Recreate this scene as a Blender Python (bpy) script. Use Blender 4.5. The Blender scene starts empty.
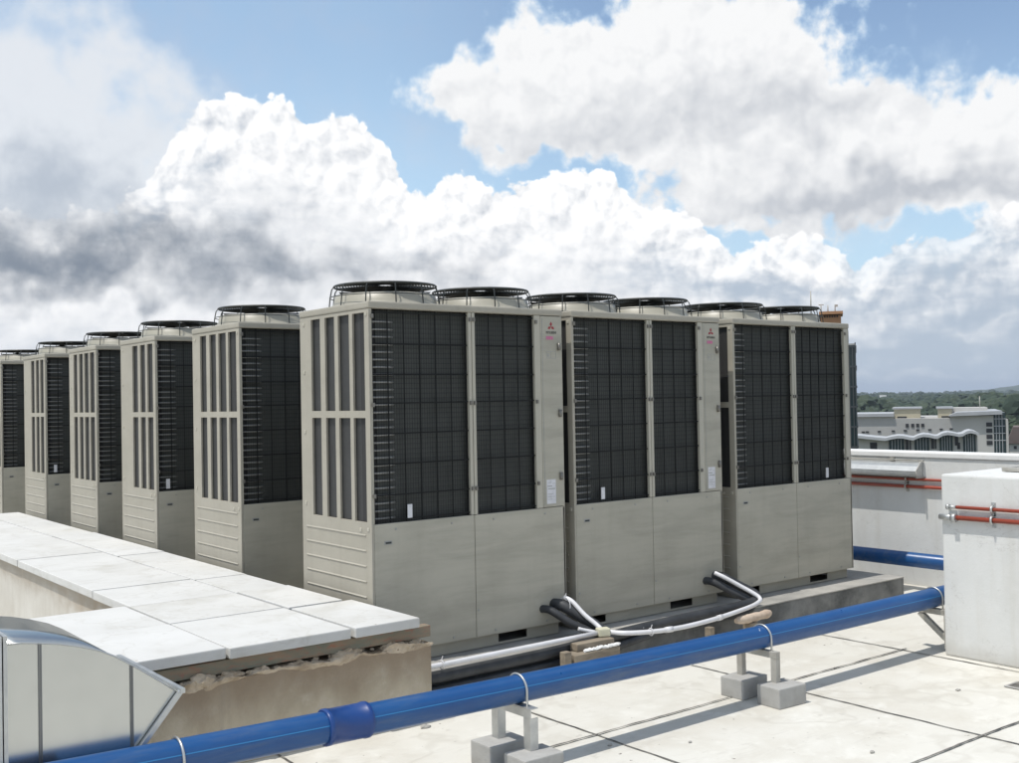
import bpy, bmesh, math, random
from mathutils import Vector, Matrix
import numpy as np
R = math.radians
random.seed(7)
scene = bpy.context.scene
col = scene.collection

# ------------------------------------------------------------------ camera
CAM = Vector((-2.64835, -4.47755, 1.26804))
FW = Vector((0.615, 0.78835, 0.01676)); RT = Vector((0.78851, -0.61474, -0.01853)); UP = Vector((0.0043, -0.02461, 0.99969))
FPX = 1085.28
cam = bpy.data.cameras.new("camera"); co = bpy.data.objects.new("camera", cam); col.objects.link(co)
m = Matrix.Identity(4)
for i in range(3):
    m[i][0] = RT[i]; m[i][1] = UP[i]; m[i][2] = -FW[i]; m[i][3] = CAM[i]
co.matrix_world = m
cam.sensor_width = 36; cam.lens = 36 * FPX / 1019
cam.clip_start = 0.05; cam.clip_end = 40000
scene.camera = co
YAW = math.atan2(FW.y, FW.x)
FH = Vector((math.cos(YAW), math.sin(YAW), 0)); RH = Vector((math.sin(YAW), -math.cos(YAW), 0))

def ray(px, py):
    return (FW + RT * ((px - 509.5) / FPX) - UP * ((py - 381.5) / FPX))
def P(px, py, d):                      # world point on a photo direction, d metres ahead
    return CAM + ray(px, py) * d
def ae(px, py):                        # azimuth / elevation in degrees of a photo direction
    v = ray(px, py).normalized()
    return math.degrees(math.atan2(v.dot(RH), v.dot(FH))), math.degrees(math.asin(v.z))

# ------------------------------------------------------------------ sun, exposure
SUN = Vector((-0.38, 0.035, 1.0)).normalized()          # direction towards the sun
sun = bpy.data.lights.new("sun", 'SUN'); so = bpy.data.objects.new("sun", sun); col.objects.link(so)
sun.energy = 3.5; sun.angle = R(0.5); sun.color = (1.0, 0.96, 0.90)
so.rotation_euler = SUN.to_track_quat('Z', 'Y').to_euler(); so.location = (0, 0, 30)
vs = scene.view_settings
vs.view_transform = 'Standard'; vs.look = 'None'; vs.exposure = 0.0; vs.gamma = 1.0; vs.use_curve_mapping = False

# ------------------------------------------------------------------ world
world = bpy.data.worlds.new("World"); scene.world = world; world.use_nodes = True
world.cycles.sampling_method = 'MANUAL'; world.cycles.sample_map_resolution = 512
wt = world.node_tree; wt.nodes.clear()

class X:                                # tiny expression builder over node sockets
    t = None
    def __init__(s, v): s.v = v
    @staticmethod
    def op(o, *a, clamp=False):
        n = X.t.nodes.new('ShaderNodeMath'); n.operation = o; n.use_clamp = clamp
        for i, q in enumerate(a):
            q = q.v if isinstance(q, X) else q
            if isinstance(q, (int, float)): n.inputs[i].default_value = q
            else: X.t.links.new(q, n.inputs[i])
        return X(n.outputs[0])
    def __add__(s, o): return X.op('ADD', s, o)
    __radd__ = __add__
    def __sub__(s, o): return X.op('SUBTRACT', s, o)
    def __rsub__(s, o): return X.op('SUBTRACT', o, s)
    def __mul__(s, o): return X.op('MULTIPLY', s, o)
    __rmul__ = __mul__
    def __truediv__(s, o): return X.op('DIVIDE', s, o)
    def clamp(s): return X.op('ADD', s, 0.0, clamp=True)
def smooth(x, a, b):
    n = X.t.nodes.new('ShaderNodeMapRange'); n.interpolation_type = 'SMOOTHSTEP'
    X.t.links.new(x.v, n.inputs[0]); n.inputs[1].default_value = a; n.inputs[2].default_value = b
    return X(n.outputs[0])
def vop(o, a, b):
    n = X.t.nodes.new('ShaderNodeVectorMath'); n.operation = o
    for i, q in enumerate((a, b)):
        if isinstance(q, (tuple, Vector)): n.inputs[i].default_value = tuple(q)
        else: X.t.links.new(q, n.inputs[i])
    return n.outputs['Value'] if o == 'DOT_PRODUCT' else n.outputs[0]
def noise(vec, scale, detail=6, rough=0.55, dist=0.0):
    n = X.t.nodes.new('ShaderNodeTexNoise'); X.t.links.new(vec, n.inputs['Vector'])
    n.inputs['Scale'].default_value = scale; n.inputs['Detail'].default_value = detail
    n.inputs['Roughness'].default_value = rough; n.inputs['Distortion'].default_value = dist
    return X(n.outputs[0])
def voro(vec, scale, detail=3, rough=0.5):
    n = X.t.nodes.new('ShaderNodeTexVoronoi'); X.t.links.new(vec, n.inputs['Vector'])
    n.feature = 'SMOOTH_F1'; n.normalize = True
    n.inputs['Scale'].default_value = scale; n.inputs['Detail'].default_value = detail
    n.inputs['Roughness'].default_value = rough; n.inputs['Smoothness'].default_value = 0.35
    return X(n.outputs['Distance'])
def mixc(f, a, b):
    n = X.t.nodes.new('ShaderNodeMix'); n.data_type = 'RGBA'
    X.t.links.new(f.v, n.inputs[0])
    for i, q in ((6, a), (7, b)):
        if isinstance(q, tuple): n.inputs[i].default_value = (*q, 1)
        else: X.t.links.new(q, n.inputs[i])
    return n.outputs[2]

X.t = wt
tc = wt.nodes.new('ShaderNodeTexCoord'); D = tc.outputs['Generated']
dr = X(vop('DOT_PRODUCT', D, RH)); df = X(vop('DOT_PRODUCT', D, FH)); dz = X(vop('DOT_PRODUCT', D, Vector((0, 0, 1))))
az = X.op('ARCTAN2', dr, df) * 57.29578
el = X.op('ARCSINE', dz) * 57.29578
def comb(a, e):
    n = wt.nodes.new('ShaderNodeCombineXYZ'); wt.links.new(a.v, n.inputs[0]); wt.links.new(e.v, n.inputs[1]); return n.outputs[0]
Q = comb(az * 0.1, el * 0.1)                                        # sky coordinates, 1 unit = 10 degrees
def n2(vec, scale, detail=5, rough=0.55):
    n = wt.nodes.new('ShaderNodeTexNoise'); n.noise_dimensions = '2D'; wt.links.new(vec, n.inputs['Vector'])
    n.inputs['Scale'].default_value = scale; n.inputs['Detail'].default_value = detail; n.inputs['Roughness'].default_value = rough
    return X(n.outputs[0])
def v2(vec, scale, detail=3, rough=0.5, lac=2.1):
    n = wt.nodes.new('ShaderNodeTexVoronoi'); n.voronoi_dimensions = '2D'; n.feature = 'F1'; n.normalize = True
    wt.links.new(vec, n.inputs['Vector']); n.inputs['Scale'].default_value = scale; n.inputs['Detail'].default_value = detail
    n.inputs['Roughness'].default_value = rough; n.inputs['Lacunarity'].default_value = lac
    return X(n.outputs['Distance'])
nw = wt.nodes.new('ShaderNodeTexNoise'); nw.noise_dimensions = '2D'; wt.links.new(Q, nw.inputs['Vector'])
nw.inputs['Scale'].default_value = 2.2; nw.inputs['Detail'].default_value = 3; nw.inputs['Roughness'].default_value = 0.6
sepw = wt.nodes.new('ShaderNodeSeparateColor'); wt.links.new(nw.outputs['Color'], sepw.inputs[0])
warp1 = X(sepw.outputs[0]) - 0.5; warp2 = X(sepw.outputs[1]) - 0.5
azw = az + warp1 * 9.0; elw = el + warp2 * 6.0
QW = comb(azw * 0.1, elw * 0.1)
def gsum(lst, warped=True, k=2.9):                                        # soft elliptical patches, summed
    t = None
    for px, py, rx, ry, s_ in lst:
        a0, e0 = ae(px, py)
        mp = wt.nodes.new('ShaderNodeMapping'); mp.vector_type = 'TEXTURE'
        wt.links.new(QW if warped else Q, mp.inputs['Vector'])
        mp.inputs['Location'].default_value = (a0 * 0.1, e0 * 0.1, 0); mp.inputs['Scale'].default_value = (rx * k / 190, ry * k / 190, 1)
        g = wt.nodes.new('ShaderNodeTexGradient'); g.gradient_type = 'QUADRATIC_SPHERE'; wt.links.new(mp.outputs[0], g.inputs[0])
        q = X(g.outputs['Fac'])
        t = X.op('MULTIPLY', q, s_) if t is None else X.op('MULTIPLY_ADD', q, s_, t)
    return t
# billows: cellular puffs warped by a finer noise, and the same field a little towards the light for relief
fineA = n2(Q, 5.5, 5, 0.62) - 0.5
Qw = comb(az * 0.1 + warp1 * 0.16 + fineA * 0.05, el * 0.1 + warp2 * 0.16 + fineA * 0.05)
Ql = vop('ADD', Qw, (-0.030, 0.052, 0.0))
Ql2 = vop('ADD', Q, (-0.028, 0.046, 0.0))
bil = 1.0 - v2(Qw, 5.6, 2.0, 0.55); bilL = 1.0 - v2(Ql, 5.6, 2.0, 0.55)
fineL = n2(Ql2, 5.5, 5, 0.62) - 0.5
fine = fineA
relief = (bil - bilL) * 1.15 + (fine - fineL) * 0.75
soft = n2(Q, 1.3, 3, 0.6) - 0.5
streak = n2(comb(az * 0.035, el * 0.16), 5.0, 3, 0.6) - 0.5

sky = wt.nodes.new('ShaderNodeTexSky'); sky.sky_type = 'NISHITA'; sky.sun_disc = False
sky.sun_elevation = math.asin(SUN.z); sky.sun_rotation = math.atan2(SUN.x, SUN.y)
sky.altitude = 50; sky.air_density = 1.0; sky.dust_density = 1.0; sky.ozone_density = 1.0
bg_sky = wt.nodes.new('ShaderNodeBackground'); wt.links.new(sky.outputs[0], bg_sky.inputs[0]); bg_sky.inputs[1].default_value = 0.15

# cloud layers, far to near: (alpha, colour)
# 1 thin veil, upper left and low in the blue gaps
veil = gsum([(60, 195, 110, 50, 1.0), (20, 135, 120, 85, 1.1), (-60, 60, 130, 50, 0.35), (120, 60, 90, 40, 0.3), (330, 10, 110, 22, 0.30), (420, 140, 90, 40, 0.35), (740, 225, 220, 40, 0.30), (915, 62, 50, 40, 0.30)])
veil_a = smooth(veil + fine * 0.45 + soft * 0.5, 0.0, 0.95)
veil_c = mixc(smooth(gsum([(-20, 215, 190, 60, 0.8), (90, 195, 50, 25, 0.4)]) + fine * 0.7, 0.1, 1.0), (0.87, 0.89, 0.91), (0.52, 0.56, 0.62))
pale = (smooth(el, 19.5, 4.0) * 0.50 + smooth(az, 9.0, -9.0) * 0.34 + 0.06).clamp()
veil_c = mixc((1.0 - veil_a).clamp(), veil_c, (0.60, 0.85, 1.06))
veil_a = X.op('MAXIMUM', veil_a, pale)
# 2 broken cloud, upper right
alto = gsum([(660, 85, 150, 62, 1.05), (560, 75, 110, 50, 0.8), (700, 5, 100, 55, 0.8), (780, 90, 90, 48, 0.7), (610, 122, 110, 24, 0.6), (490, 85, 40, 22, 0.45),
             (860, 168, 150, 36, 1.0), (960, 146, 100, 38, 0.9), (760, 180, 90, 36, 0.7), (1060, 120, 90, 40, 0.8), (690, 185, 35, 20, 0.45),
             (800, 228, 60, 12, 0.75), (1010, 215, 70, 36, 0.6)], k=2.35)
alto_d = alto + (n2(Q, 3.4, 5, 0.62) - 0.5) * 0.9 + (bil - 0.6) * 0.5
alto_a = smooth(alto_d, 0.33, 0.68)
alto_sh = gsum([(700, 85, 120, 34, 0.40), (620, 135, 150, 24, 0.6), (840, 192, 170, 18, 0.9), (970, 185, 120, 18, 0.7), (820, 112, 60, 22, 0.5), (800, 234, 60, 10, 0.5), (540, 110, 60, 24, 0.3)])
alto_c = mixc((smooth(alto_sh + fine * 0.4 + soft * 0.3, 0.0, 1.10) * 0.95 - relief * 0.6 - 0.03).clamp(), (0.96, 0.965, 0.97), (0.55, 0.58, 0.63))
# 3 cumulus bank with an outline read off the photograph
outline = [(-700, 200), (-300, 190), (-60, 215), (60, 215), (120, 205), (150, 180), (166, 155), (178, 128), (215, 106), (255, 97), (290, 108), (320, 126), (348, 122),
           (376, 140), (398, 168), (425, 192), (447, 178), (470, 175), (500, 192), (530, 181), (560, 172), (592, 167), (622, 186), (652, 206), (690, 216),
           (716, 238), (742, 252), (770, 242), (800, 235), (830, 247), (852, 264), (880, 252), (908, 243), (940, 243), (975, 228), (1019, 205), (1200, 170), (1700, 220)]
fc = wt.nodes.new('ShaderNodeFloatCurve'); cv = fc.mapping.curves[0]
A0, A1, E1 = -50.0, 50.0, 30.0
pts = [((ae(px, py)[0] - A0) / (A1 - A0), ae(px, py)[1] / E1) for px, py in outline]
cv.points[0].location = (0, pts[0][1]); cv.points[1].location = (1, pts[-1][1])
for q in pts: cv.points.new(*q)
fc.mapping.update()
wt.links.new(((az - A0) * (1 / (A1 - A0))).v, fc.inputs['Value'])
hgt = X(fc.outputs[0]) * E1
cum_t = hgt - el + (bil - 0.62) * 2.7 + fine * 1.0
softedge = gsum([(40, 200, 120, 60, 1.0), (960, 260, 140, 50, 0.6)], False)
cum_a = smooth(cum_t, -0.06, 0.24) * (1.0 - softedge * 0.6) + smooth(cum_t, -1.5, 2.5) * softedge * 0.6
dark = gsum([(60, 265, 190, 30, 0.95), (300, 278, 150, 22, 0.80), (-140, 245, 160, 60, 0.9), (220, 240, 130, 30, 0.50), (30, 238, 90, 28, 0.5), (450, 270, 70, 12, 0.42), (88, 192, 45, 20, 0.55)])
blue = gsum([(920, 345, 220, 44, 0.95), (1040, 300, 110, 60, 0.7), (880, 290, 80, 24, 0.6), (700, 268, 40, 20, 0.6), (735, 294, 50, 14, 0.35), (600, 294, 120, 16, 0.40), (930, 388, 320, 22, 0.8), (400, 232, 130, 26, 0.40), (170, 185, 60, 30, 0.45), (655, 246, 40, 14, 0.3), (0, 340, 300, 16, 0.35)])
lit = gsum([(960, 340, 90, 8, 0.5), (890, 318, 60, 8, 0.5), (940, 372, 110, 6, 0.5), (930, 292, 70, 12, 0.8), (560, 220, 130, 40, 0.5), (290, 140, 120, 40, 0.4), (1000, 325, 60, 8, 0.8), (90, 318, 260, 10, 0.75), (785, 272, 50, 18, 0.6), (870, 262, 40, 10, 0.5), (930, 365, 200, 5, 0.4)])
rel2 = relief * (smooth(cum_t, 6.5, 0.8) * 0.75 + 0.25)
base_c = mixc((rel2 * -1.75 + 0.12 + soft * 0.3 + smooth(cum_t, 1.0, 8.0) * 0.25).clamp(), (1.08, 1.08, 1.08), (0.56, 0.60, 0.66))
c1 = mixc((smooth(blue + fine * 0.6 + streak * 0.9 - rel2 * 0.8 - lit * 0.7, 0.02, 1.1)), base_c, (0.48, 0.56, 0.66))
c2 = mixc((smooth(dark * 0.76 + fine * 0.85 + soft * 0.6 + streak * 0.35 + (0.62 - bil) * 0.5 - lit * 0.6, 0.02, 1.6)), c1, (0.235, 0.275, 0.335))
cum_c = c2
# 4 cover elsewhere in the sky (behind the camera and overhead)
away = X.op('MAXIMUM', smooth(X.op('ABSOLUTE', az), 32, 48), smooth(el, 23, 34))
els = noise(D, 3.2, 3, 0.6)
els_a = smooth(els, 0.44, 0.60) * away
els_c = mixc((smooth(els, 0.5, 0.72) * 0.8), (0.95, 0.95, 0.96), (0.55, 0.58, 0.64))
hz = smooth(el, 5.0, -1.0)

ccol = mixc(alto_a, veil_c, alto_c)
aa = X.op('SUBTRACT', 1.0, (1.0 - veil_a * 0.85) * (1.0 - alto_a))
ccol = mixc(cum_a, ccol, cum_c); aa = 1.0 - (1.0 - aa) * (1.0 - cum_a)
ccol = mixc(els_a, ccol, els_c); aa = 1.0 - (1.0 - aa) * (1.0 - els_a)
ccol = mixc(hz * 0.45, ccol, (0.55, 0.64, 0.74))
bg_c = wt.nodes.new('ShaderNodeBackground'); wt.links.new(ccol, bg_c.inputs[0]); bg_c.inputs[1].default_value = 1.0
mx = wt.nodes.new('ShaderNodeMixShader'); wo = wt.nodes.new('ShaderNodeOutputWorld')
wt.links.new(aa.clamp().v, mx.inputs[0]); wt.links.new(bg_sky.outputs[0], mx.inputs[1]); wt.links.new(bg_c.outputs[0], mx.inputs[2])
wt.links.new(mx.outputs[0], wo.inputs[0])

# ------------------------------------------------------------------ materials
def mat(name, base, rough=0.7, metal=0.0, tone=None, scale=4.0, amount=0.5, bump=0.0, bscale=60.0, stretch=None, lo=0.35, hi=0.7,
        specks=None, spec_scale=90.0, spec_thr=0.12, spec=0.5, extra=None, distance=0.004, tone2=None):
    M = bpy.data.materials.new(name); M.use_nodes = True
    t = M.node_tree; X.t = t; b = t.nodes['Principled BSDF']
    b.inputs['Roughness'].default_value = rough; b.inputs['Metallic'].default_value = metal
    b.inputs['Specular IOR Level'].default_value = spec
    tcn = t.nodes.new('ShaderNodeTexCoord'); v = tcn.outputs['Object']
    if stretch: v = vop('MULTIPLY', v, stretch)
    c = base
    if tone is not None:
        f = smooth(noise(v, scale, 7, 0.6, 0.3), lo, hi) * amount
        c = mixc(f, base, tone)
    if tone2 is not None:
        f2 = smooth(noise(vop('ADD', v, (7.3, 2.2, 5.1)), scale * 3.7, 8, 0.65), 0.5, 0.72) * (amount * 0.8)
        c = mixc(f2, c, tone2)
    if specks is not None:
        sp = noise(tcn.outputs['Object'], spec_scale, 2, 0.5)
        f = smooth(sp, 1 - spec_thr - 0.16, 1 - spec_thr - 0.10)
        c = mixc(f, c, specks)
    if extra: c = extra(t, tcn, c, b)
    if isinstance(c, tuple): b.inputs['Base Color'].default_value = (*c, 1)
    else: t.links.new(c, b.inputs['Base Color'])
    if tone is not None and metal < 0.9:
        rr = noise(v, scale * 2.3, 5, 0.6)
        t.links.new((rr * 0.3 + (rough - 0.15)).clamp().v, b.inputs['Roughness'])
    if bump:
        bn = t.nodes.new('ShaderNodeBump'); bn.inputs['Strength'].default_value = bump; bn.inputs['Distance'].default_value = distance
        h = noise(tcn.outputs['Object'], bscale, 8, 0.65)
        t.links.new(h.v, bn.inputs['Height']); t.links.new(bn.outputs[0], b.inputs['Normal'])
    return M

def stains_down(amount, colr, sx=14.0, z0=-0.3, z1=0.35):
    def f(t, tcn, c, b):
        v = vop('MULTIPLY', tcn.outputs['Object'], (sx, sx, 0.9))
        g = smooth(noise(v, 1.0, 6, 0.6), 0.5, 0.72) * amount
        return mixc(g, c, colr)
    return f

def wear(amount=0.25, colr=(0.30, 0.275, 0.22), sx=16.0):          # each piece a little different, with rain streaks and dusty smears
    st = stains_down(amount, colr, sx)
    def f(t, tcn, c, b):
        oi = t.nodes.new('ShaderNodeObjectInfo')
        k = X(oi.outputs['Random'])
        c = st(t, tcn, c, b)
        v = vop('ADD', tcn.outputs['Object'], (3.0, 1.0, 2.0))
        sm = t.nodes.new('ShaderNodeVectorMath'); sm.operation = 'ADD'; t.links.new(v, sm.inputs[0]); t.links.new((k * 37.0).v, sm.inputs[1])
        c = mixc(smooth(noise(sm.outputs[0], 3.0, 7, 0.65), 0.46, 0.72) * 0.28, c, tuple(q * 0.95 for q in colr))
        c = mixc((k * 0.16), c, (0.25, 0.235, 0.19))
        return c
    return f

M = {}
M['paint'] = mat("beige_panel_paint", (0.405, 0.378, 0.312), 0.48, tone=(0.345, 0.322, 0.262), scale=2.2, amount=0.7, bump=0.10, bscale=7, stretch=(1, 1, 2.5), distance=0.012, extra=wear(0.26))
M['paint_front'] = mat("beige_brushed_panel_paint", (0.45, 0.428, 0.352), 0.42, tone=(0.345, 0.328, 0.268), scale=2.6, amount=0.9, bump=0.10, bscale=6, stretch=(0.7, 0.7, 4.5), distance=0.012,
                       extra=wear(0.16, (0.31, 0.29, 0.23), 12.0))
M['post'] = mat("pale_frame_paint", (0.455, 0.43, 0.355), 0.45, tone=(0.42, 0.40, 0.33), scale=5, amount=0.6)
def fins(t, tcn, c, b):
    s = t.nodes.new('ShaderNodeSeparateXYZ'); t.links.new(tcn.outputs['Object'], s.inputs[0])
    zz = X.op('SINE', X(s.outputs[2]) * 251.0)                      # a tube row every 25 mm
    f = smooth(zz, -0.2, 0.9) * 0.4
    c = mixc(f, c, (0.046, 0.050, 0.050))
    return c
M['coil'] = mat("dark_aluminium_fin_coil", (0.068, 0.072, 0.066), 0.6, tone=(0.050, 0.053, 0.048), scale=3, amount=0.8, extra=fins, spec=0.3)
M['coil_side'] = mat("grey_aluminium_fin_coil", (0.052, 0.052, 0.052), 0.5, tone=(0.04, 0.04, 0.04), scale=3, amount=0.8, extra=fins, spec=0.3)
M['tube'] = mat("dull_coil_tube", (0.30, 0.30, 0.285), 0.4, metal=0.4)
M['wire'] = mat("black_wire", (0.016, 0.017, 0.017), 0.75, spec=0.15)
M['guard'] = mat("dark_coated_wire", (0.028, 0.032, 0.030), 0.45)
M['black'] = mat("black_plastic", (0.018, 0.018, 0.019), 0.5)
M['foam'] = mat("black_foam_lagging", (0.022, 0.024, 0.027), 0.55, tone=(0.055, 0.058, 0.062), scale=7, amount=0.8, bump=0.3, bscale=30, specks=(0.5, 0.5, 0.5), spec_scale=24, spec_thr=0.06)
M['inside'] = mat("dark_cabinet_interior", (0.03, 0.03, 0.03), 0.8)
M['red'] = mat("dark_red_badge", (0.30, 0.012, 0.03), 0.4)
M['ink'] = mat("black_print", (0.03, 0.035, 0.035), 0.5)
M['pink'] = mat("pink_print", (0.56, 0.16, 0.30), 0.5)
M['sticker'] = mat("white_sticker", (0.66, 0.66, 0.68), 0.5, tone=(0.5, 0.5, 0.52), scale=30, amount=0.6)
M['faint'] = mat("faint_grey_print", (0.33, 0.33, 0.31), 0.5)
M['screw'] = mat("dull_screw", (0.20, 0.19, 0.17), 0.4, metal=0.5)

def deckmarks(t, tcn, c, b):
    o = tcn.outputs['Object']
    st = smooth(noise(vop('MULTIPLY', o, (2.2, 9.0, 1)), 1.6, 6, 0.65, 0.6), 0.52, 0.74) * 0.30          # trowel drag and dried puddle edges
    c = mixc(st, c, (0.40, 0.375, 0.325))
    ring = noise(o, 0.9, 4, 0.55)
    e = smooth(X.op('ABSOLUTE', ring - 0.53), 0.018, 0.0) * 0.22
    c = mixc(e, c, (0.36, 0.33, 0.27))
    return mixc(smooth(noise(vop('ADD', o, (4, 9, 2)), 6.5, 8, 0.7), 0.60, 0.70) * 0.4, c, (0.37, 0.345, 0.30))
M['deck'] = mat("cream_roof_screed", (0.625, 0.608, 0.55), 0.85, tone=(0.555, 0.53, 0.465), tone2=(0.68, 0.665, 0.61), scale=2.1, amount=0.95, lo=0.42, hi=0.66, bump=0.25, bscale=26,
                specks=(0.17, 0.15, 0.13), spec_scale=30, spec_thr=0.105, extra=deckmarks)
M['joint'] = mat("black_joint_sealant", (0.04, 0.038, 0.037), 0.8, tone=(0.30, 0.285, 0.25), scale=7, amount=0.9)
def chips(t, tcn, c, b):
    f = smooth(noise(vop('MULTIPLY', tcn.outputs['Object'], (1, 1, 6)), 3.0, 5, 0.6), 0.62, 0.72) * 0.35
    return mixc(f, c, (0.45, 0.42, 0.37))
def wallwear(t, tcn, c, b):
    o = tcn.outputs['Object']
    c = stains_down(0.22, (0.47, 0.44, 0.37), 8.0)(t, tcn, c, b)
    s = t.nodes.new('ShaderNodeSeparateXYZ'); t.links.new(o, s.inputs[0])
    low = smooth(X(s.outputs[2]) + (noise(o, 5.0, 6, 0.6) - 0.5) * 0.16, 0.12, 0.0) * 0.5            # splash band above the deck
    c = mixc(low, c, (0.43, 0.41, 0.36))
    cr = X.op('ABSOLUTE', noise(vop('MULTIPLY', o, (1.3, 1.3, 2.2)), 1.1, 6, 0.6, 0.4) - 0.5)
    return mixc(smooth(cr, 0.0035, 0.0) * 0.30, c, (0.35, 0.33, 0.30))                                 # hairline cracks
M['white'] = mat("white_wall_paint", (0.68, 0.685, 0.665), 0.8, tone=(0.585, 0.59, 0.57), tone2=(0.72, 0.725, 0.71), scale=2.2, amount=0.6, bump=0.22, bscale=34, extra=wallwear, distance=0.006)
M['coping'] = mat("white_coping_paint", (0.76, 0.76, 0.745), 0.75, tone=(0.62, 0.61, 0.58), scale=3, amount=0.5, bump=0.2, bscale=30, extra=chips)
def slabwear(t, tcn, c, b):
    oi = t.nodes.new('ShaderNodeObjectInfo'); k = X(oi.outputs['Random'])
    sm = t.nodes.new('ShaderNodeVectorMath'); sm.operation = 'ADD'; t.links.new(tcn.outputs['Object'], sm.inputs[0]); t.links.new((k * 53.0).v, sm.inputs[1])
    c = mixc(smooth(noise(sm.outputs[0], 2.6, 7, 0.62, 0.5), 0.52, 0.74) * 0.55, c, (0.43, 0.415, 0.365))
    c = mixc(smooth(X.op('ABSOLUTE', noise(sm.outputs[0], 1.4, 5, 0.6) - 0.5), 0.012, 0.0) * 0.25, c, (0.40, 0.38, 0.33))
    return mixc(k * 0.14, c, (0.44, 0.43, 0.39))
M['slab'] = mat("white_painted_slab", (0.615, 0.612, 0.592), 0.8, tone=(0.51, 0.505, 0.48), tone2=(0.45, 0.44, 0.40), scale=2.4, amount=0.55, bump=0.3, bscale=22, specks=(0.36, 0.33, 0.28), spec_scale=30, spec_thr=0.085, extra=slabwear)
def wallband(t, tcn, c, b):
    s = t.nodes.new('ShaderNodeSeparateXYZ'); t.links.new(tcn.outputs['Object'], s.inputs[0])
    v = vop('MULTIPLY', tcn.outputs['Object'], (3, 3, 1.4))
    f = smooth(X(s.outputs[2]) + (noise(v, 2.0, 6, 0.6) - 0.5) * 0.26, 0.13, 0.34) * 0.9
    c = mixc(f, c, (0.27, 0.205, 0.14))
    w = vop('MULTIPLY', tcn.outputs['Object'], (11, 11, 1.0))
    return mixc(smooth(noise(w, 1.0, 6, 0.6), 0.55, 0.75) * 0.45, c, (0.27, 0.235, 0.19))
M['render'] = mat("worn_cement_render", (0.52, 0.455, 0.345), 0.9, tone=(0.35, 0.295, 0.21), tone2=(0.60, 0.54, 0.44), scale=2.6, amount=0.8, bump=0.8, bscale=20, extra=wallband, distance=0.012)
def innerband(t, tcn, c, b):
    o = tcn.outputs['Object']; s = t.nodes.new('ShaderNodeSeparateXYZ'); t.links.new(o, s.inputs[0])
    n_ = noise(vop('MULTIPLY', o, (2.0, 2.0, 3.0)), 2.2, 6, 0.6)
    f = smooth(X(s.outputs[2]) + (n_ - 0.5) * 0.22, 0.27, 0.42) * 0.7
    c = mixc(f, c, (0.30, 0.25, 0.19))
    near = smooth(X(s.outputs[1]), 2.4, 0.7) * smooth(n_, 0.35, 0.65) * 0.6                          # rusty patch by the inner corner
    c = mixc(near.clamp(), c, (0.36, 0.27, 0.18))
    return stains_down(0.3, (0.40, 0.365, 0.30), 10.0)(t, tcn, c, b)
M['innerwall'] = mat("dirty_white_render", (0.60, 0.58, 0.53), 0.9, tone=(0.47, 0.44, 0.385), scale=2.0, amount=0.7, bump=0.4, bscale=24, extra=innerband)
M['mortar'] = mat("crumbling_mortar", (0.56, 0.47, 0.355), 0.95, tone=(0.30, 0.23, 0.155), scale=14, amount=0.8, bump=0.7, bscale=60, distance=0.008)
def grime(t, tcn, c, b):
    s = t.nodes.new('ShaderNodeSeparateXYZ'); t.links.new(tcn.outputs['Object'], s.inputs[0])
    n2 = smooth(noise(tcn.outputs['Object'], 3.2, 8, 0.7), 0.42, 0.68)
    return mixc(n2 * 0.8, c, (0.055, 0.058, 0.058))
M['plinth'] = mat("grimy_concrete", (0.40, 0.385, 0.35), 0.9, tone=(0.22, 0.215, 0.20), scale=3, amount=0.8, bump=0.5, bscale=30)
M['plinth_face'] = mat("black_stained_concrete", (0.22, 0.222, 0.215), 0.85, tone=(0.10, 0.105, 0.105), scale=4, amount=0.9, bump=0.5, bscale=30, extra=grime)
M['block'] = mat("cast_concrete_block", (0.40, 0.395, 0.375), 0.9, tone=(0.31, 0.30, 0.28), scale=9, amount=0.7, bump=0.5, bscale=70, specks=(0.2, 0.2, 0.19), spec_scale=80, spec_thr=0.1)
M['galv'] = mat("galvanised_steel", (0.55, 0.56, 0.55), 0.42, metal=0.75, tone=(0.44, 0.45, 0.45), scale=16, amount=0.7)
M['duct'] = mat("galvanised_duct_sheet", (0.57, 0.58, 0.56), 0.25, metal=0.95, tone=(0.48, 0.49, 0.475), scale=7, amount=0.5, lo=0.2, hi=0.8, bump=0.04, bscale=1.6, distance=0.01)
M['steel_dark'] = mat("dull_seam_steel", (0.17, 0.175, 0.175), 0.5, metal=0.5)
M['bracket'] = mat("grey_painted_steel", (0.44, 0.43, 0.39), 0.55, metal=0.15, tone=(0.32, 0.30, 0.26), scale=12, amount=0.7)
def bluefade(t, tcn, c, b):
    v = vop('MULTIPLY', tcn.outputs['Object'], (2.0, 14.0, 14.0))
    c = mixc(smooth(noise(v, 1.0, 6, 0.65), 0.48, 0.75) * 0.8, c, (0.075, 0.12, 0.21))
    g = smooth(noise(tcn.outputs['Object'], 17.0, 2, 0.4), 0.765, 0.785)
    return mixc(g, c, (0.68, 0.70, 0.72))
M['blue'] = mat("blue_plastic_pipe", (0.008, 0.066, 0.215), 0.34, tone=(0.012, 0.08, 0.235), scale=6, amount=0.8, extra=bluefade)
M['bluec'] = mat("deep_blue_coupling", (0.008, 0.042, 0.185), 0.34, tone=(0.012, 0.055, 0.2), scale=8, amount=0.7)
M['stripe'] = mat("light_blue_stripe", (0.03, 0.185, 0.42), 0.4)
M['pvc'] = mat("white_plastic_conduit", (0.70, 0.70, 0.72), 0.4, tone=(0.58, 0.57, 0.56), scale=9, amount=0.6)
M['cream'] = mat("cream_plastic_fitting", (0.62, 0.60, 0.45), 0.5)
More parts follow.
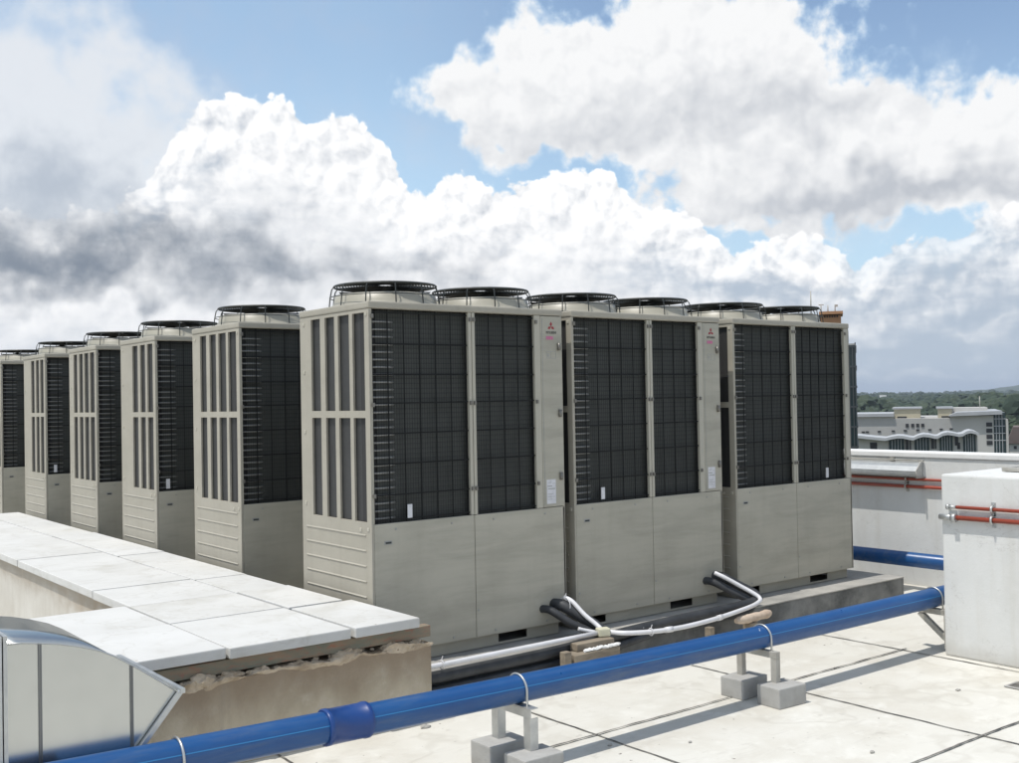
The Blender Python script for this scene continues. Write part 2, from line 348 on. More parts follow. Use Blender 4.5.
M['redpipe'] = mat("red_painted_conduit", (0.33, 0.060, 0.035), 0.45, tone=(0.26, 0.07, 0.045), scale=14, amount=0.6, specks=(0.62, 0.35, 0.25), spec_scale=30, spec_thr=0.1)
M['timber'] = mat("weathered_timber", (0.30, 0.25, 0.185), 0.9, tone=(0.15, 0.125, 0.095), scale=6, amount=0.8, bump=0.4, bscale=40, stretch=(1, 5, 5))
M['beam'] = mat("green_grey_painted_beam", (0.17, 0.18, 0.14), 0.8, tone=(0.29, 0.20, 0.13), tone2=(0.36, 0.10, 0.06), scale=5, amount=0.9, bump=0.4, bscale=40, stretch=(1, 4, 4))
M['pale_timber'] = mat("pale_split_timber", (0.56, 0.46, 0.36), 0.9, tone=(0.42, 0.32, 0.24), scale=14, amount=0.8, bump=0.5, bscale=50)

# ------------------------------------------------------------------ mesh helpers
class MB:
    def __init__(s): s.bm = bmesh.new()
    def box(s, x0, x1, y0, y1, z0, z1, bevel=0.0, rot=0.0):
        vs = [s.bm.verts.new(p) for p in ((x0, y0, z0), (x1, y0, z0), (x1, y1, z0), (x0, y1, z0), (x0, y0, z1), (x1, y0, z1), (x1, y1, z1), (x0, y1, z1))]
        fs = [s.bm.faces.new([vs[i] for i in q]) for q in ((0, 3, 2, 1), (4, 5, 6, 7), (0, 1, 5, 4), (1, 2, 6, 5), (2, 3, 7, 6), (3, 0, 4, 7))]
        if rot:
            c = Vector(((x0 + x1) / 2, (y0 + y1) / 2, 0)); bmesh.ops.rotate(s.bm, verts=vs, cent=c, matrix=Matrix.Rotation(rot, 3, 'Z'))
        if bevel:
            ed = list({e for f in fs for e in f.edges})
            bmesh.ops.bevel(s.bm, geom=ed, offset=bevel, segments=2, profile=0.6, affect='EDGES')
        return s
    def bar(s, a, b, w, h=None, up=(0, 0, 1)):
        h = h or w; a = Vector(a); b = Vector(b); d = (b - a).normalized(); u = Vector(up)
        if abs(d.dot(u)) > 0.95: u = Vector((0, 1, 0))
        r = d.cross(u).normalized() * (w / 2); u2 = r.cross(d).normalized() * (h / 2)
        vs = [s.bm.verts.new(p + i * r + j * u2) for p in (a, b) for i, j in ((-1, -1), (1, -1), (1, 1), (-1, 1))]
        for q in ((0, 1, 2, 3), (7, 6, 5, 4), (0, 4, 5, 1), (1, 5, 6, 2), (2, 6, 7, 3), (3, 7, 4, 0)): s.bm.faces.new([vs[i] for i in q])
        return s
    def tube(s, pts, r, n=12, cap=True, closed=False, rr=None):
        pts = [Vector(p) for p in pts]; rings = []; N = len(pts)
        prev = None
        for i, p in enumerate(pts):
            if closed: d = (pts[(i + 1) % N] - pts[i - 1]).normalized()
            else: d = (pts[min(i + 1, N - 1)] - pts[max(i - 1, 0)]).normalized()
            if prev is None:
                u = Vector((0, 0, 1)) if abs(d.z) < 0.9 else Vector((1, 0, 0))
            else: u = prev
            a = d.cross(u).normalized(); u = a.cross(d).normalized(); prev = u
            q = rr[i] if rr else r
            rings.append([s.bm.verts.new(p + (a * math.cos(t) + u * math.sin(t)) * q) for t in [2 * math.pi * k / n for k in range(n)]])
        for i in range(N if closed else N - 1):
            A, B = rings[i], rings[(i + 1) % N]
            for k in range(n):
                f = s.bm.faces.new((A[k], A[(k + 1) % n], B[(k + 1) % n], B[k])); f.smooth = n > 5
        if cap and not closed:
            s.bm.faces.new(list(reversed(rings[0]))); s.bm.faces.new(rings[-1])
        return s
    def lathe(s, c, prof, n=48, axis='z'):
        c = Vector(c); rings = []
        for r, h in prof:
            rings.append([s.bm.verts.new(c + Vector((r * math.cos(2 * math.pi * k / n), r * math.sin(2 * math.pi * k / n), h))) for k in range(n)])
        for A, B in zip(rings, rings[1:]):
            for k in range(n):
                f = s.bm.faces.new((A[k], A[(k + 1) % n], B[(k + 1) % n], B[k])); f.smooth = True
        return s
    def prism(s, poly, axis, a, b, smooth=False):          # polygon extruded along an axis: 'y' -> poly in (x, z)
        def mk(p, t):
            return {'x': (t, p[0], p[1]), 'y': (p[0], t, p[1]), 'z': (p[0], p[1], t)}[axis]
        A = [s.bm.verts.new(mk(p, a)) for p in poly]; B = [s.bm.verts.new(mk(p, b)) for p in poly]
        s.bm.faces.new(A); s.bm.faces.new(list(reversed(B)))
        n = len(poly)
        for k in range(n):
            f = s.bm.faces.new((A[k], B[k], B[(k + 1) % n], A[(k + 1) % n])); f.smooth = smooth
        return s
    def lump(s, c, r, amp=0.3, sub=2, sq=(1, 1, 1)):
        g = bmesh.ops.create_icosphere(s.bm, subdivisions=sub, radius=1.0)
        ph = [random.uniform(0, 6.28) for _ in range(6)]
        for v in g['verts']:
            k = 1 + amp * (math.sin(v.co.x * 3 + ph[0]) * math.sin(v.co.y * 3.3 + ph[1]) + 0.6 * math.sin(v.co.z * 5 + ph[2]) * math.sin(v.co.x * 6 + ph[3]) + random.uniform(-.25, .25))
            v.co = Vector((v.co.x * sq[0], v.co.y * sq[1], v.co.z * sq[2])) * (r * k) + Vector(c)
        return s
    def build(s, name, mt, parent=None, recalc=True, loc=None):
        if recalc: bmesh.ops.recalc_face_normals(s.bm, faces=s.bm.faces)
        me = bpy.data.meshes.new(name); s.bm.to_mesh(me); s.bm.free()
        me.materials.append(mt); o = bpy.data.objects.new(name, me); col.objects.link(o)
        if parent: o.parent = parent
        if loc: o.location = loc
        return o
def tag(o, label=None, cat=None, group=None, kind=None):
    if label: o['label'] = label
    if cat: o['category'] = cat
    if group: o['group'] = group
    if kind: o['kind'] = kind
    return o
def empty(name, loc=(0, 0, 0), label=None, cat=None, group=None):
    o = bpy.data.objects.new(name, None); col.objects.link(o); o.location = loc; o.empty_display_size = 0.1
    return tag(o, label, cat, group)
def kids(o): return [c for c in bpy.data.objects if c.parent == o]
def copy_tree(o, parent=None, skip=()):
    c = o.copy(); col.objects.link(c); c.parent = parent
    for ch in kids(o): copy_tree(ch, c)
    return c
def text_mesh(txt, size, name, mt, parent, loc, rot, width=None):
    cu = bpy.data.curves.new(name, 'FONT'); cu.body = txt; cu.size = size; cu.align_x = 'CENTER'; cu.align_y = 'CENTER'; cu.extrude = 0.0004
    to = bpy.data.objects.new("lettering_source", cu); col.objects.link(to)
    bpy.context.view_layer.update()
    dg = bpy.context.evaluated_depsgraph_get(); me = bpy.data.meshes.new_from_object(to.evaluated_get(dg))
    bpy.data.objects.remove(to); bpy.data.curves.remove(cu)
    if width:
        xs = [v.co.x for v in me.vertices]; k = width / (max(xs) - min(xs))
        for v in me.vertices: v.co.x *= k
    me.name = name; me.materials.clear(); me.materials.append(mt)
    o = bpy.data.objects.new(name, me); col.objects.link(o); o.parent = parent; o.location = loc; o.rotation_euler = rot
    return o

FLOOR = -0.15
F0 = -0.28; KS = (CAM.z - FLOOR) / (CAM.z - F0)          # parts measured against another datum are brought to this floor
_before = set()
def mark(): _before.clear(); _before.update(bpy.data.objects.keys())
def settle(k=None):
    k = k or KS
    for o in bpy.data.objects:
        if o.name not in _before and o.parent is None:
            o.location = CAM + (o.location - CAM) * k; o.scale = (k, k, k)
# ------------------------------------------------------------------ setting: far ground, roof deck, parapet
G = -18.0
b = MB()
def sheet(bm, x0, x1, y0, y1, z):
    bm.faces.new([bm.verts.new(p) for p in ((x0, y0, z), (x1, y0, z), (x1, y1, z), (x0, y1, z))])
sheet(b.bm, -9000, 9000, -9000, 9000, G)
M['land'] = mat("green_land", (0.045, 0.065, 0.03), 0.95, tone=(0.09, 0.085, 0.055), scale=0.012, amount=0.8)
tag(b.build('ground', M['land']), kind='structure')
KP = 0.942                                              # parapet and what hangs on it
XD = CAM.x + (5.05 - CAM.x) * KP
b = MB(); b.box(-9, XD, -9, 13, G + 0.02, FLOOR)
tag(b.build('roof_deck', M['deck']), kind='structure')

def joint_strip(bm, a, bb, w):
    a = Vector(a); bb = Vector(bb); L = (bb - a).length; n = max(8, int(L / 0.045)); d = (bb - a) / n; nn = Vector((-d.y, d.x, 0)).normalized()
    off = 0.0; prev = None
    for i in range(n + 1):
        off = off * 0.85 + random.uniform(-1, 1) * 0.0025
        ww = w * (0.7 + 0.5 * random.random()); c = a + d * i + nn * off
        cur = (bm.verts.new(c - nn * ww), bm.verts.new(c + nn * ww))
        if prev: bm.faces.new((prev[0], cur[0], cur[1], prev[1]))
        prev = cur
FLOOR_NEW = FLOOR; FLOOR = F0; mark()
b = MB(); zj = FLOOR + 0.004
for xj in (-5.48, -4.24, -3.0, -1.76, -0.52, 0.72, 2.01, 3.21, 4.4): joint_strip(b.bm, (xj, -8.5, zj), (xj, 0.12, zj), 0.0058)
for yj in (-0.755, -1.91, -3.07, -4.2, -5.4, -6.6): joint_strip(b.bm, (-8.5, yj, zj + 0.003), (3.25 if yj > -2.5 else 4.9, yj, zj + 0.003), 0.0058)
tag(b.build('roof_joint', M['joint']), kind='structure')
settle(); mark()

XP = 5.05
wall = empty('parapet_wall', (XP, 0, FLOOR), 'long white roof edge parapet wall at the right behind the units', 'wall')
b = MB(); b.box(0, 0.2, -9, 13, -1.0, 1.035); b.build('wall', M['white'], wall)
b = MB(); b.box(-0.012, 0.23, -9, 13, 1.038, 1.08, bevel=0.008); b.build('coping', M['coping'], wall)

# cable tray on the parapet
t = empty('cable_tray', (XP, 0.19, 0.64), 'grey galvanised covered cable tray running along the parapet wall', 'cable tray')
b = MB()
prof = [(-0.0, 0.085), (-0.035, 0.08), (-0.085, 0.055), (-0.115, 0.02), (-0.118, -0.005), (-0.10, -0.022), (0.0, -0.028)]
b.prism(prof, 'y', 0.006, 2.6)
b.build('cover', M['galv'], t)
b = MB(); b.tube([(-0.012, -0.0, 0.098), (-0.012, 2.6, 0.098)], 0.006, 8); b.tube([(-0.012, 0.0, 0.098), (-0.06, -0.004, 0.085), (-0.12, -0.004, 0.022), (-0.122, -0.004, -0.03), (-0.004, -0.004, -0.034)], 0.006, 8)
b.build('edge_rod', M['bracket'], t)
for yy in (0.25, 1.1, 1.9):
    b = MB(); b.box(-0.03, -0.001, yy, yy + 0.03, 0.085, 0.115, bevel=0.004); b.build('clip', M['bracket'], t)

# red conduits on the parapet
def conduit(name, pts, r, label, group, mt=M['redpipe']):
    b = MB(); b.tube(pts, r, 10); return tag(b.build(name, mt), label, 'conduit', group)
conduit('red_conduit', [(XP - 0.016, -2.2, 0.590), (XP - 0.016, 2.8, 0.590)], 0.0105, 'upper red conduit along the parapet wall just under the grey cable tray', 'red conduits')
conduit('red_conduit', [(XP - 0.021, -2.2, 0.533), (XP - 0.021, 2.8, 0.533)], 0.0135, 'lower red conduit along the parapet wall, further below the grey cable tray', 'red conduits')
def saddle(xw, yy, z1, r1, c1, z2, r2, c2, mt, lab):      # clip band round two conduits on a wall
    b = MB()
    for zz, r, c in ((z1, r1, c1), (z2, r2, c2)):
        b.tube([(-c + (r + 0.004) * math.cos(a), 0, zz + (r + 0.004) * math.sin(a)) for a in [2 * math.pi * k / 20 for k in range(20)]], 0.0075, 6, closed=True)
        b.box(-0.006, 0.0, -0.012, 0.012, zz - r - 0.028, zz + r + 0.028, bevel=0.002)
        b.box(-0.012, -0.004, -0.006, 0.006, zz + r + 0.010, zz + r + 0.022, bevel=0.002)
    o = b.build('pipe_clip', mt, loc=(xw, yy, 0)); return tag(o, lab, 'clip')
saddle(XP, 0.335, 0.590, 0.0125, 0.016, 0.533, 0.0155, 0.021, M['bracket'], 'dark pipe clip holding both red conduits on the parapet wall')
# back blue pipe along the parapet
b = MB(); b.tube([(XP - 0.20, -3.0, -0.004), (XP - 0.20, 5.5, -0.010)], 0.056, 28)
bp = tag(b.build('blue_pipe', M['blue']), 'blue plastic pipe running low along the white parapet wall', 'pipe')
for yy in (-1.4, 1.6, 3.8):
    b = MB(); b.box(-0.06, 0.06, -0.05, 0.05, 0, 0.21, bevel=0.006); o = b.build('concrete_block', M['block'], loc=(XP - 0.20, yy, FLOOR))
    tag(o, 'concrete block under the blue pipe by the parapet wall', 'block', 'concrete blocks under the parapet pipe')

settle(KP); mark()
# white upstand box, right foreground
XB, YB, ZB = 3.285, -0.985, 0.785
bx = empty('roof_hatch_box', (XB, YB, FLOOR), 'big white painted masonry box with a hatch groove on top, right edge', 'hatch box')
b = MB(); b.box(0, 1.55, -1.9, 0, 0.0, ZB - FLOOR - 0.002, bevel=0.012); b.build('wall', M['white'], bx)
b = MB()
zt = ZB - FLOOR + 0.004
for (x0, x1, y0, y1) in ((0.36, 0.385, -1.55, -0.18), (1.27, 1.295, -1.55, -0.18), (0.385, 1.27, -0.205, -0.18), (0.385, 1.27, -1.55, -1.525)):
    b.box(x0, x1, y0, y1, zt - 0.002, zt + 0.022, bevel=0.004)
b.build('hatch_frame', M['bracket'], bx)
b = MB(); b.box(0.39, 1.265, -1.52, -0.21, zt - 0.003, zt + 0.012, bevel=0.004); b.build('hatch_lid', M['coping'], bx)
conduit('red_conduit', [(XB - 0.018, -1.09, 0.596), (XB - 0.018, -2.9, 0.603)], 0.0105, 'upper of the two red conduits on the big white box', 'red conduits')
conduit('red_conduit', [(XB - 0.021, -1.09, 0.535), (XB - 0.021, -2.9, 0.542)], 0.0140, 'lower of the two red conduits on the big white box, with the longer grey end', 'red conduits')
b = MB(); b.tube([(XB - 0.018, -1.035, 0.596), (XB - 0.018, -1.085, 0.596)], 0.010, 12); b.tube([(XB - 0.018, -1.03, 0.596), (XB - 0.018, -1.045, 0.596)], 0.017, 12)
tag(b.build('conduit_end', M['galv']), 'short grey end fitting on the upper red conduit of the white box', 'fitting')
b = MB(); b.tube([(XB - 0.021, -0.985, 0.535), (XB - 0.021, -1.085, 0.535)], 0.017, 14); b.tube([(XB - 0.027, -1.062, 0.535), (XB - 0.027, -1.092, 0.535)], 0.025, 14)
tag(b.build('conduit_end', M['galv']), 'longer grey end fitting on the lower red conduit of the white box', 'fitting')
saddle(XB, -1.305, 0.597, 0.0125, 0.018, 0.5365, 0.016, 0.021, M['galv'], 'bright pipe clip holding both red conduits on the white box')

# drain in the deck
b = MB(); b.box(-0.07, 0.07, -0.10, 0.10, 0.0, 0.006, bevel=0.002)
dr_ = empty('floor_drain', (2.93, -1.66, FLOOR + 0.003), 'small dark floor drain in the deck at the right edge', 'drain')
b.build('rim', M['block'], dr_)
b = MB(); b.box(-0.055, 0.055, -0.085, 0.085, 0.0063, 0.0075); b.build('opening', M['joint'], dr_)

settle(); FLOOR = FLOOR_NEW
# ------------------------------------------------------------------ plinths below the units
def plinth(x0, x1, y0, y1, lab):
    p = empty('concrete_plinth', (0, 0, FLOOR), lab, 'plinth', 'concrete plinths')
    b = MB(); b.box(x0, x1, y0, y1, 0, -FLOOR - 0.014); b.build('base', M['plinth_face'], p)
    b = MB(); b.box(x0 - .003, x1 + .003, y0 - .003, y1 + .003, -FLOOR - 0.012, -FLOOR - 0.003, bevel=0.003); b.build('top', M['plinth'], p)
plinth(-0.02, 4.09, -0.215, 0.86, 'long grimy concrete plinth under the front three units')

# ------------------------------------------------------------------ condenser units
W, DP, ZC, ZT, ZG = 1.21, 0.704, 1.716, 1.752, 0.687
def fan(root, cx):
    cy = 0.352
    b = MB(); b.lathe((cx, cy, 0), [(0.282, ZT - 0.004), (0.275, ZT + 0.012), (0.266, ZT + 0.024), (0.260, ZT + 0.062), (0.252, ZT + 0.066), (0.246, ZT + 0.055), (0.246, ZT - 0.05)], 56)
    ring = b.build('fan_ring', M['paint_front'], root)
    b = MB()
    for k in range(16):
        r = 0.045 + (0.264 - 0.045) * k / 15
        zz = ZT + 0.122 - 0.010 * (r / 0.264) ** 2
        b.tube([(cx + r * math.cos(a), cy + r * math.sin(a), zz) for a in [2 * math.pi * i / 40 for i in range(40)]], 0.0030 if k < 15 else 0.0055, 4, closed=True)
    b.tube([(cx + .285 * math.cos(a), cy + .285 * math.sin(a), ZT + 0.055) for a in [2 * math.pi * i / 40 for i in range(40)]], 0.0026, 4, closed=True)
    for k in range(12):
        a = 2 * math.pi * (k + 0.3) / 12; ca, sa = math.cos(a), math.sin(a)
        b.tube([(cx + r * ca, cy + r * sa, ZT + z) for r, z in ((0.291, 0.002), (0.285, 0.055), (0.277, 0.094), (0.264, 0.112), (0.14, 0.121), (0.04, 0.122))], 0.0034, 5, cap=False)
    b.build('fan_guard', M['guard'], root)
    b = MB()
    b.lathe((cx, cy, ZT), [(0.0, 0.088), (0.055, 0.085), (0.072, 0.07), (0.075, 0.0), (0.0, -0.01)], 20)
    hub = b.build('fan_rotor', M['black'], root)
    for k in range(4):
        b = MB(); a0 = k * math.pi / 2 + 0.4
        rows = []
        for r in (0.07, 0.13, 0.19, 0.238):
            w = 0.35 + 0.35 * r / 0.27
            rows.append([b.bm.verts.new((cx + r * math.cos(a0 + s_ * w), cy + r * math.sin(a0 + s_ * w), ZT + 0.055 + s_ * 0.032)) for s_ in (-1, -.3, .4, 1)])
        for A, B in zip(rows, rows[1:]):
            for i in range(3): b.bm.faces.new((A[i], A[i + 1], B[i + 1], B[i])).smooth = True
        b.build('blade', M['black'], hub)

def side_panel(root, slots, sgn=1):
    # left face x = 0: slots = list of (y0, y1); built in x 0..0.012
    b = MB(); x0, x1 = (0.0, 0.012) if sgn > 0 else (W - 0.012, W)
    zs = [(0.693, 1.193), (1.228, 1.700)]
    ys = [0.0] + [q for s_ in slots for q in s_] + [DP]
    b.box(x0, x1, 0.0, DP, 0.065, 0.693)
    b.box(x0, x1, 0.0, DP, 1.700, ZC)
    for a, c in slots: b.box(x0, x1, a, c, 1.193, 1.228)
    for a, c in zip(ys[0::2], ys[1::2]):
        b.box(x0, x1, a, c, 0.693, 1.700)
    o = b.build('side_panel', M['paint'], root)
    for z in (0.63, 0.556, 0.482, 0.408, 0.334, 0.26, 0.186):        # pressed ribs
        bb = MB(); q = 0.004
        if sgn > 0: bb.prism([(0.0, z + 0.006), (-q, z), (0.0, z - 0.006)], 'y', 0.055, DP - 0.045)
        else: bb.prism([(W, z + 0.006), (W + q, z), (W, z - 0.006)], 'y', 0.055, DP - 0.045)
        bb.build('rib', M['paint'], o)
    for (y, z) in ((0.66, 1.68), (0.66, 1.43), (0.66, 1.12), (0.66, 0.75), (0.10, 0.655), (0.025, 1.69), (0.03, 0.66)):
        xx = -0.004 if sgn > 0 else W + 0.004
        b = MB(); b.box(min(xx, x0), max(xx, x1 - 0.002), y - 0.009, y + 0.009, z - 0.009, z + 0.009, bevel=0.003); b.build('screw', M['post'], o)

def make_unit(kind, label, group='condenser units on the roof'):
    root = empty('condenser_unit', (0, 0, 0), label, 'condenser unit', group)
    wide = kind == 'end'
    gr = 1.158 if wide else 1.017
    # cabinet core, so nothing shows through
    b = MB(); b.box(0.20, 1.03 if not wide else 1.15, 0.16, DP - 0.16, 0.08, 1.70); b.build('core', M['inside'], root)
    b = MB(); b.box(0.013, W - 0.013, DP - 0.012, DP, 0.065, ZC); b.build('back_panel', M['paint'], root)
    # coils behind the front guards and behind the side slots
    b = MB(); b.box(0.060, gr + 0.02, 0.040, 0.10, ZG - 0.01, ZC - 0.004); b.build('coil', M['coil'], root)
    b = MB(); b.box(0.0155, 0.10, 0.103, DP - 0.03, ZG - 0.01, ZC - 0.004); b.build('coil', M['coil_side'], root)
    if kind != 'end' or True:
        b = MB(); b.box(W - 0.10, W - 0.035, 0.115, DP - 0.03, ZG - 0.01, ZC - 0.004); b.build('coil', M['coil_side'], root)
    b = MB(); b.box(0.013, 0.0585, 0.045, 0.102, ZG - 0.01, ZC - 0.004); b.build('coil_end_plate', M['inside'], root)
    b = MB(); z = ZG + 0.02
    while z < ZC - 0.03:                                        # return bends at the end of the coil
        b.tube([(0.034, 0.050, z), (0.040, 0.041, z), (0.060, 0.034, z), (0.095, 0.033, z), (0.135, 0.036, z), (0.160, 0.045, z)], 0.0056, 6)
        z += 0.0365
    b.build('coil_bend', M['tube'], root)
    # side panels
    s4 = [(0.042, 0.155), (0.188, 0.298), (0.336, 0.434), (0.485, 0.583)]
    s3 = [(0.048, 0.155), (0.195, 0.295), (0.345, 0.455)]
    side_panel(root, s3 if kind == 'narrow' else s4, 1)
    side_panel(root, s4, -1)
    # front: posts and strips
    def strip(x0, x1, y0=-0.001, y1=0.018, z0=ZG, z1=ZC):
        b = MB(); b.box(x0, x1, y0, y1, z0, z1, bevel=0.002); return b.build('front_post', M['post'], root)
    strip(0.0125, 0.0165); strip(0.583, 0.602); strip(0.606, 0.625)
    if wide: strip(1.158, 1.197)
    else: strip(1.017, 1.058)
    for xx in (0.016, 0.592, 0.616, gr + 0.010):
        for zz in (0.82, 1.255, 1.68):
            b = MB(); b.box(xx - 0.007, xx + 0.007, -0.010, -0.0015, zz - 0.010, zz + 0.010, bevel=0.002); b.build('guard_clip', M['screw'], root)
    # wire guards
    for x0, x1 in ((0.017, 0.581), (0.627, gr - 0.002)):
        b = MB()
        for z in (0.70, 0.819, 0.969, 1.115, 1.262, 1.400, 1.548, 1.70): b.bar((x0, 0.010, z), (x1, 0.010, z), 0.0062)
        n = int(round((x1 - x0) / 0.088))
        for k in range(n + 1):
            xx = x0 + 0.004 + (x1 - x0 - 0.008) * k / n; b.bar((xx, 0.018, ZG), (xx, 0.018, ZC - 0.002), 0.0042)
        z = 0.72
        while z < 1.70:
            b.bar((x0, 0.020, z), (x1, 0.020, z), 0.0011); z += 0.0245
        k = x0
        while k < x1:
            b.bar((k, 0.022, ZG), (k, 0.022, ZC - 0.002), 0.0009); k += 0.0147
        b.build('wire_guard', M['wire'], root)
    # lower front panels
    for x0, x1 in ((0.0135, 0.6025), (0.6055, W - 0.001)):
        b = MB(); b.box(x0, x1, 0.0, 0.016, 0.064, ZG - 0.002, bevel=0.003)
        pnl = b.build('front_panel', M['paint_front'], root)
        for xx, zz in ((x0 + 0.12, 0.655), (x0 + 0.12, 0.085), (x1 - 0.14, 0.655), (x1 - 0.14, 0.085), (x0 + 0.013, 0.2)):
            b = MB(); b.box(xx - 0.005, xx + 0.005, -0.003, 0.001, zz - 0.005, zz + 0.005, bevel=0.001); b.build('screw', M['faint'], pnl)
        if x0 < 0.1:
            b = MB(); b.box(0.068, 0.112, -0.002, 0.001, 0.583, 0.602, bevel=0.001); h = b.build('badge', M['faint'], pnl)
            b = MB(); b.box(0.074, 0.106, -0.0035, -0.002, 0.588, 0.597); b.build('badge_plate', M['ink'], h)
    # service column with emblem and print
    if not wide:
        b = MB(); b.box(1.059, W - 0.001, -0.002, 0.018, ZG + 0.001, ZC - 0.002, bevel=0.003); sp = b.build('service_panel', M['paint_front'], root)
        def rhomb(c, ang, L=0.0215, hw=0.0098):
            u = Vector((math.cos(ang), math.sin(ang))); v = Vector((-u.y, u.x))
            q = [c + u * 0.001, c + u * L / 2 + v * hw * .62, c + u * L, c + u * L / 2 - v * hw * .62]
            return q
        cc = Vector((1.1335, 1.6585)); b = MB()
        for ang in (90, 210, 330):
            b.prism([tuple(p) for p in rhomb(cc, R(ang), 0.026, 0.0125)], 'y', -0.0036, -0.0021)
        b.build('emblem', M['red'], sp)
        text_mesh("MITSUBISHI", 0.019, 'lettering', M['ink'], sp, (1.1335, -0.0028, 1.6255), (R(90), 0, 0), 0.070)
        b = MB(); x = 1.099
        for i, w in enumerate((0.010, 0.009, 0.011, 0.008)):
            b.box(x, x + w, -0.0034, -0.0021, 1.588, 1.606); x += w + 0.003
        b.build('series_mark', M['pink'], sp)
        b = MB()
        for (x0, x1, z0, z1) in ((1.098, 1.166, 1.522, 1.5245), (1.098, 1.166, 1.486, 1.4885), (1.098, 1.1005, 1.4885, 1.522), (1.1635, 1.166, 1.4885, 1.522), (1.128, 1.130, 1.4885, 1.522), (1.106, 1.116, 1.495, 1.512)):
            b.box(x0, x1, -0.0030, -0.0021, z0, z1)
        b.build('printed_box', M['faint'], sp)
        b = MB(); b.box(1.083, 1.146, -0.0032, -0.0021, 0.705, 0.835); lab_ = b.build('rating_label', M['sticker'], sp)
        b = MB()
        for z, x0, x1 in ((0.818, 1.09, 1.115), (0.812, 1.123, 1.14), (0.797, 1.088, 1.12), (0.783, 1.092, 1.14), (0.757, 1.09, 1.13), (0.742, 1.09, 1.138), (0.728, 1.09, 1.12)):
            b.box(x0, x1, -0.0040, -0.0033, z, z + (0.005 if z in (0.783, 0.797) else 0.002))
        b.build('print', M['faint'], lab_)
        for z in (1.55, 1.19, 0.85):
            b = MB(); b.tube([(1.182, -0.010, z - 0.02), (1.182, -0.010, z + 0.02)], 0.009, 8); b.build('handle', M['screw'], sp)
        b = MB(); b.box(1.069, 1.0715, -0.0035, -0.002, 0.70, 1.70); b.build('seam', M['faint'], sp)
    # base rail with fork openings (real gaps)
    b = MB()
    for (x0, x1, z0, z1) in ((0.03, 0.078, 0.0, 0.064), (0.245, 0.765, 0.0, 0.064), (0.955, 1.175, 0.0, 0.064), (0.078, 0.245, 0.0, 0.012), (0.765, 0.955, 0.0, 0.012), (0.078, 0.245, 0.054, 0.064), (0.765, 0.955, 0.054, 0.064)):
        b.box(x0, x1, 0.030, 0.036, z0, z1)
    b.box(0.03, 1.175, DP - 0.036, DP - 0.03, 0, 0.064); b.box(0.03, 0.036, 0.037, DP - 0.037, 0.0, 0.064); b.box(1.169, 1.175, 0.037, DP - 0.037, 0, 0.064)
    b.build('base_rail', M['paint_front'], root)
    b = MB(); b.box(0.04, 1.165, 0.25, 0.26, 0.001, 0.062); b.build('base_pan', M['inside'], root)
    # top cover and fans
    b = MB(); b.box(-0.004, W + 0.004, -0.006, DP + 0.004, ZC + 0.001, ZT, bevel=0.008); b.build('top_cover', M['paint'], root)
    for cx in (0.312, 0.925): fan(root, cx)
    return root

PX = 1.2985
uA = make_unit('wide', 'nearest beige condenser unit with both its slotted side and full front in view')
uE = make_unit('end', 'last beige condenser unit at the right end, two black grilles and no badge column'); uE.location = (2.616, 0, 0)
u2 = copy_tree(uA); u2['label'] = 'middle beige condenser unit of the front three, black pipes leaving beside its right foot'; u2.location = (1.279, 0, 0)
uN = make_unit('narrow', 'third condenser unit from the right in the shaded row behind, three side slots and wide blank strip')
rows = [(1.4746, uA, 'shaded condenser unit directly behind the nearest one, four slots on its side'),
        (2.8456, None, 'condenser unit two rows behind the nearest one, three side slots, between two units with four'),
        (4.1278, uA, 'condenser unit three rows behind the nearest one, four side slots, fourth in the row'),
        (5.5563, uN, 'second condenser unit from the left edge, three side slots and a wide blank strip'),
        (7.1381, uA, 'farthest condenser unit, cut by the left edge of the picture, only its front in view')]
for y, src, lab in rows:
    if src is None: o = uN
    else: o = copy_tree(src)
    o.location = (0, y, 0); o['label'] = lab
plinth(-0.02, 1.6, 1.02, 8.2, 'long dark unseen concrete plinth under the shaded row of units behind, filling its gaps to cut bounced light')  # unseen; carried across the gaps between units to lower floor bounce on their fronts

def hang_tag(u, x0, side=True):
    b = MB(); b.box(x0, x0 + 0.026, 0.002, 0.006, 0.702, 0.768); b.build('tag', M['sticker'], u)
    if side:
        b = MB(); b.box(0.016, 0.020, 0.52, 0.548, 0.70, 0.765); b.build('tag', M['sticker'], u)
hang_tag(uA, 0.205); hang_tag(u2, 0.205, False); hang_tag(uE, 0.93, False)
for o in bpy.data.objects:
    if o.get('label', '').startswith(('second condenser unit from', 'condenser unit two rows')): hang_tag(o, 0.068, False)

mark()
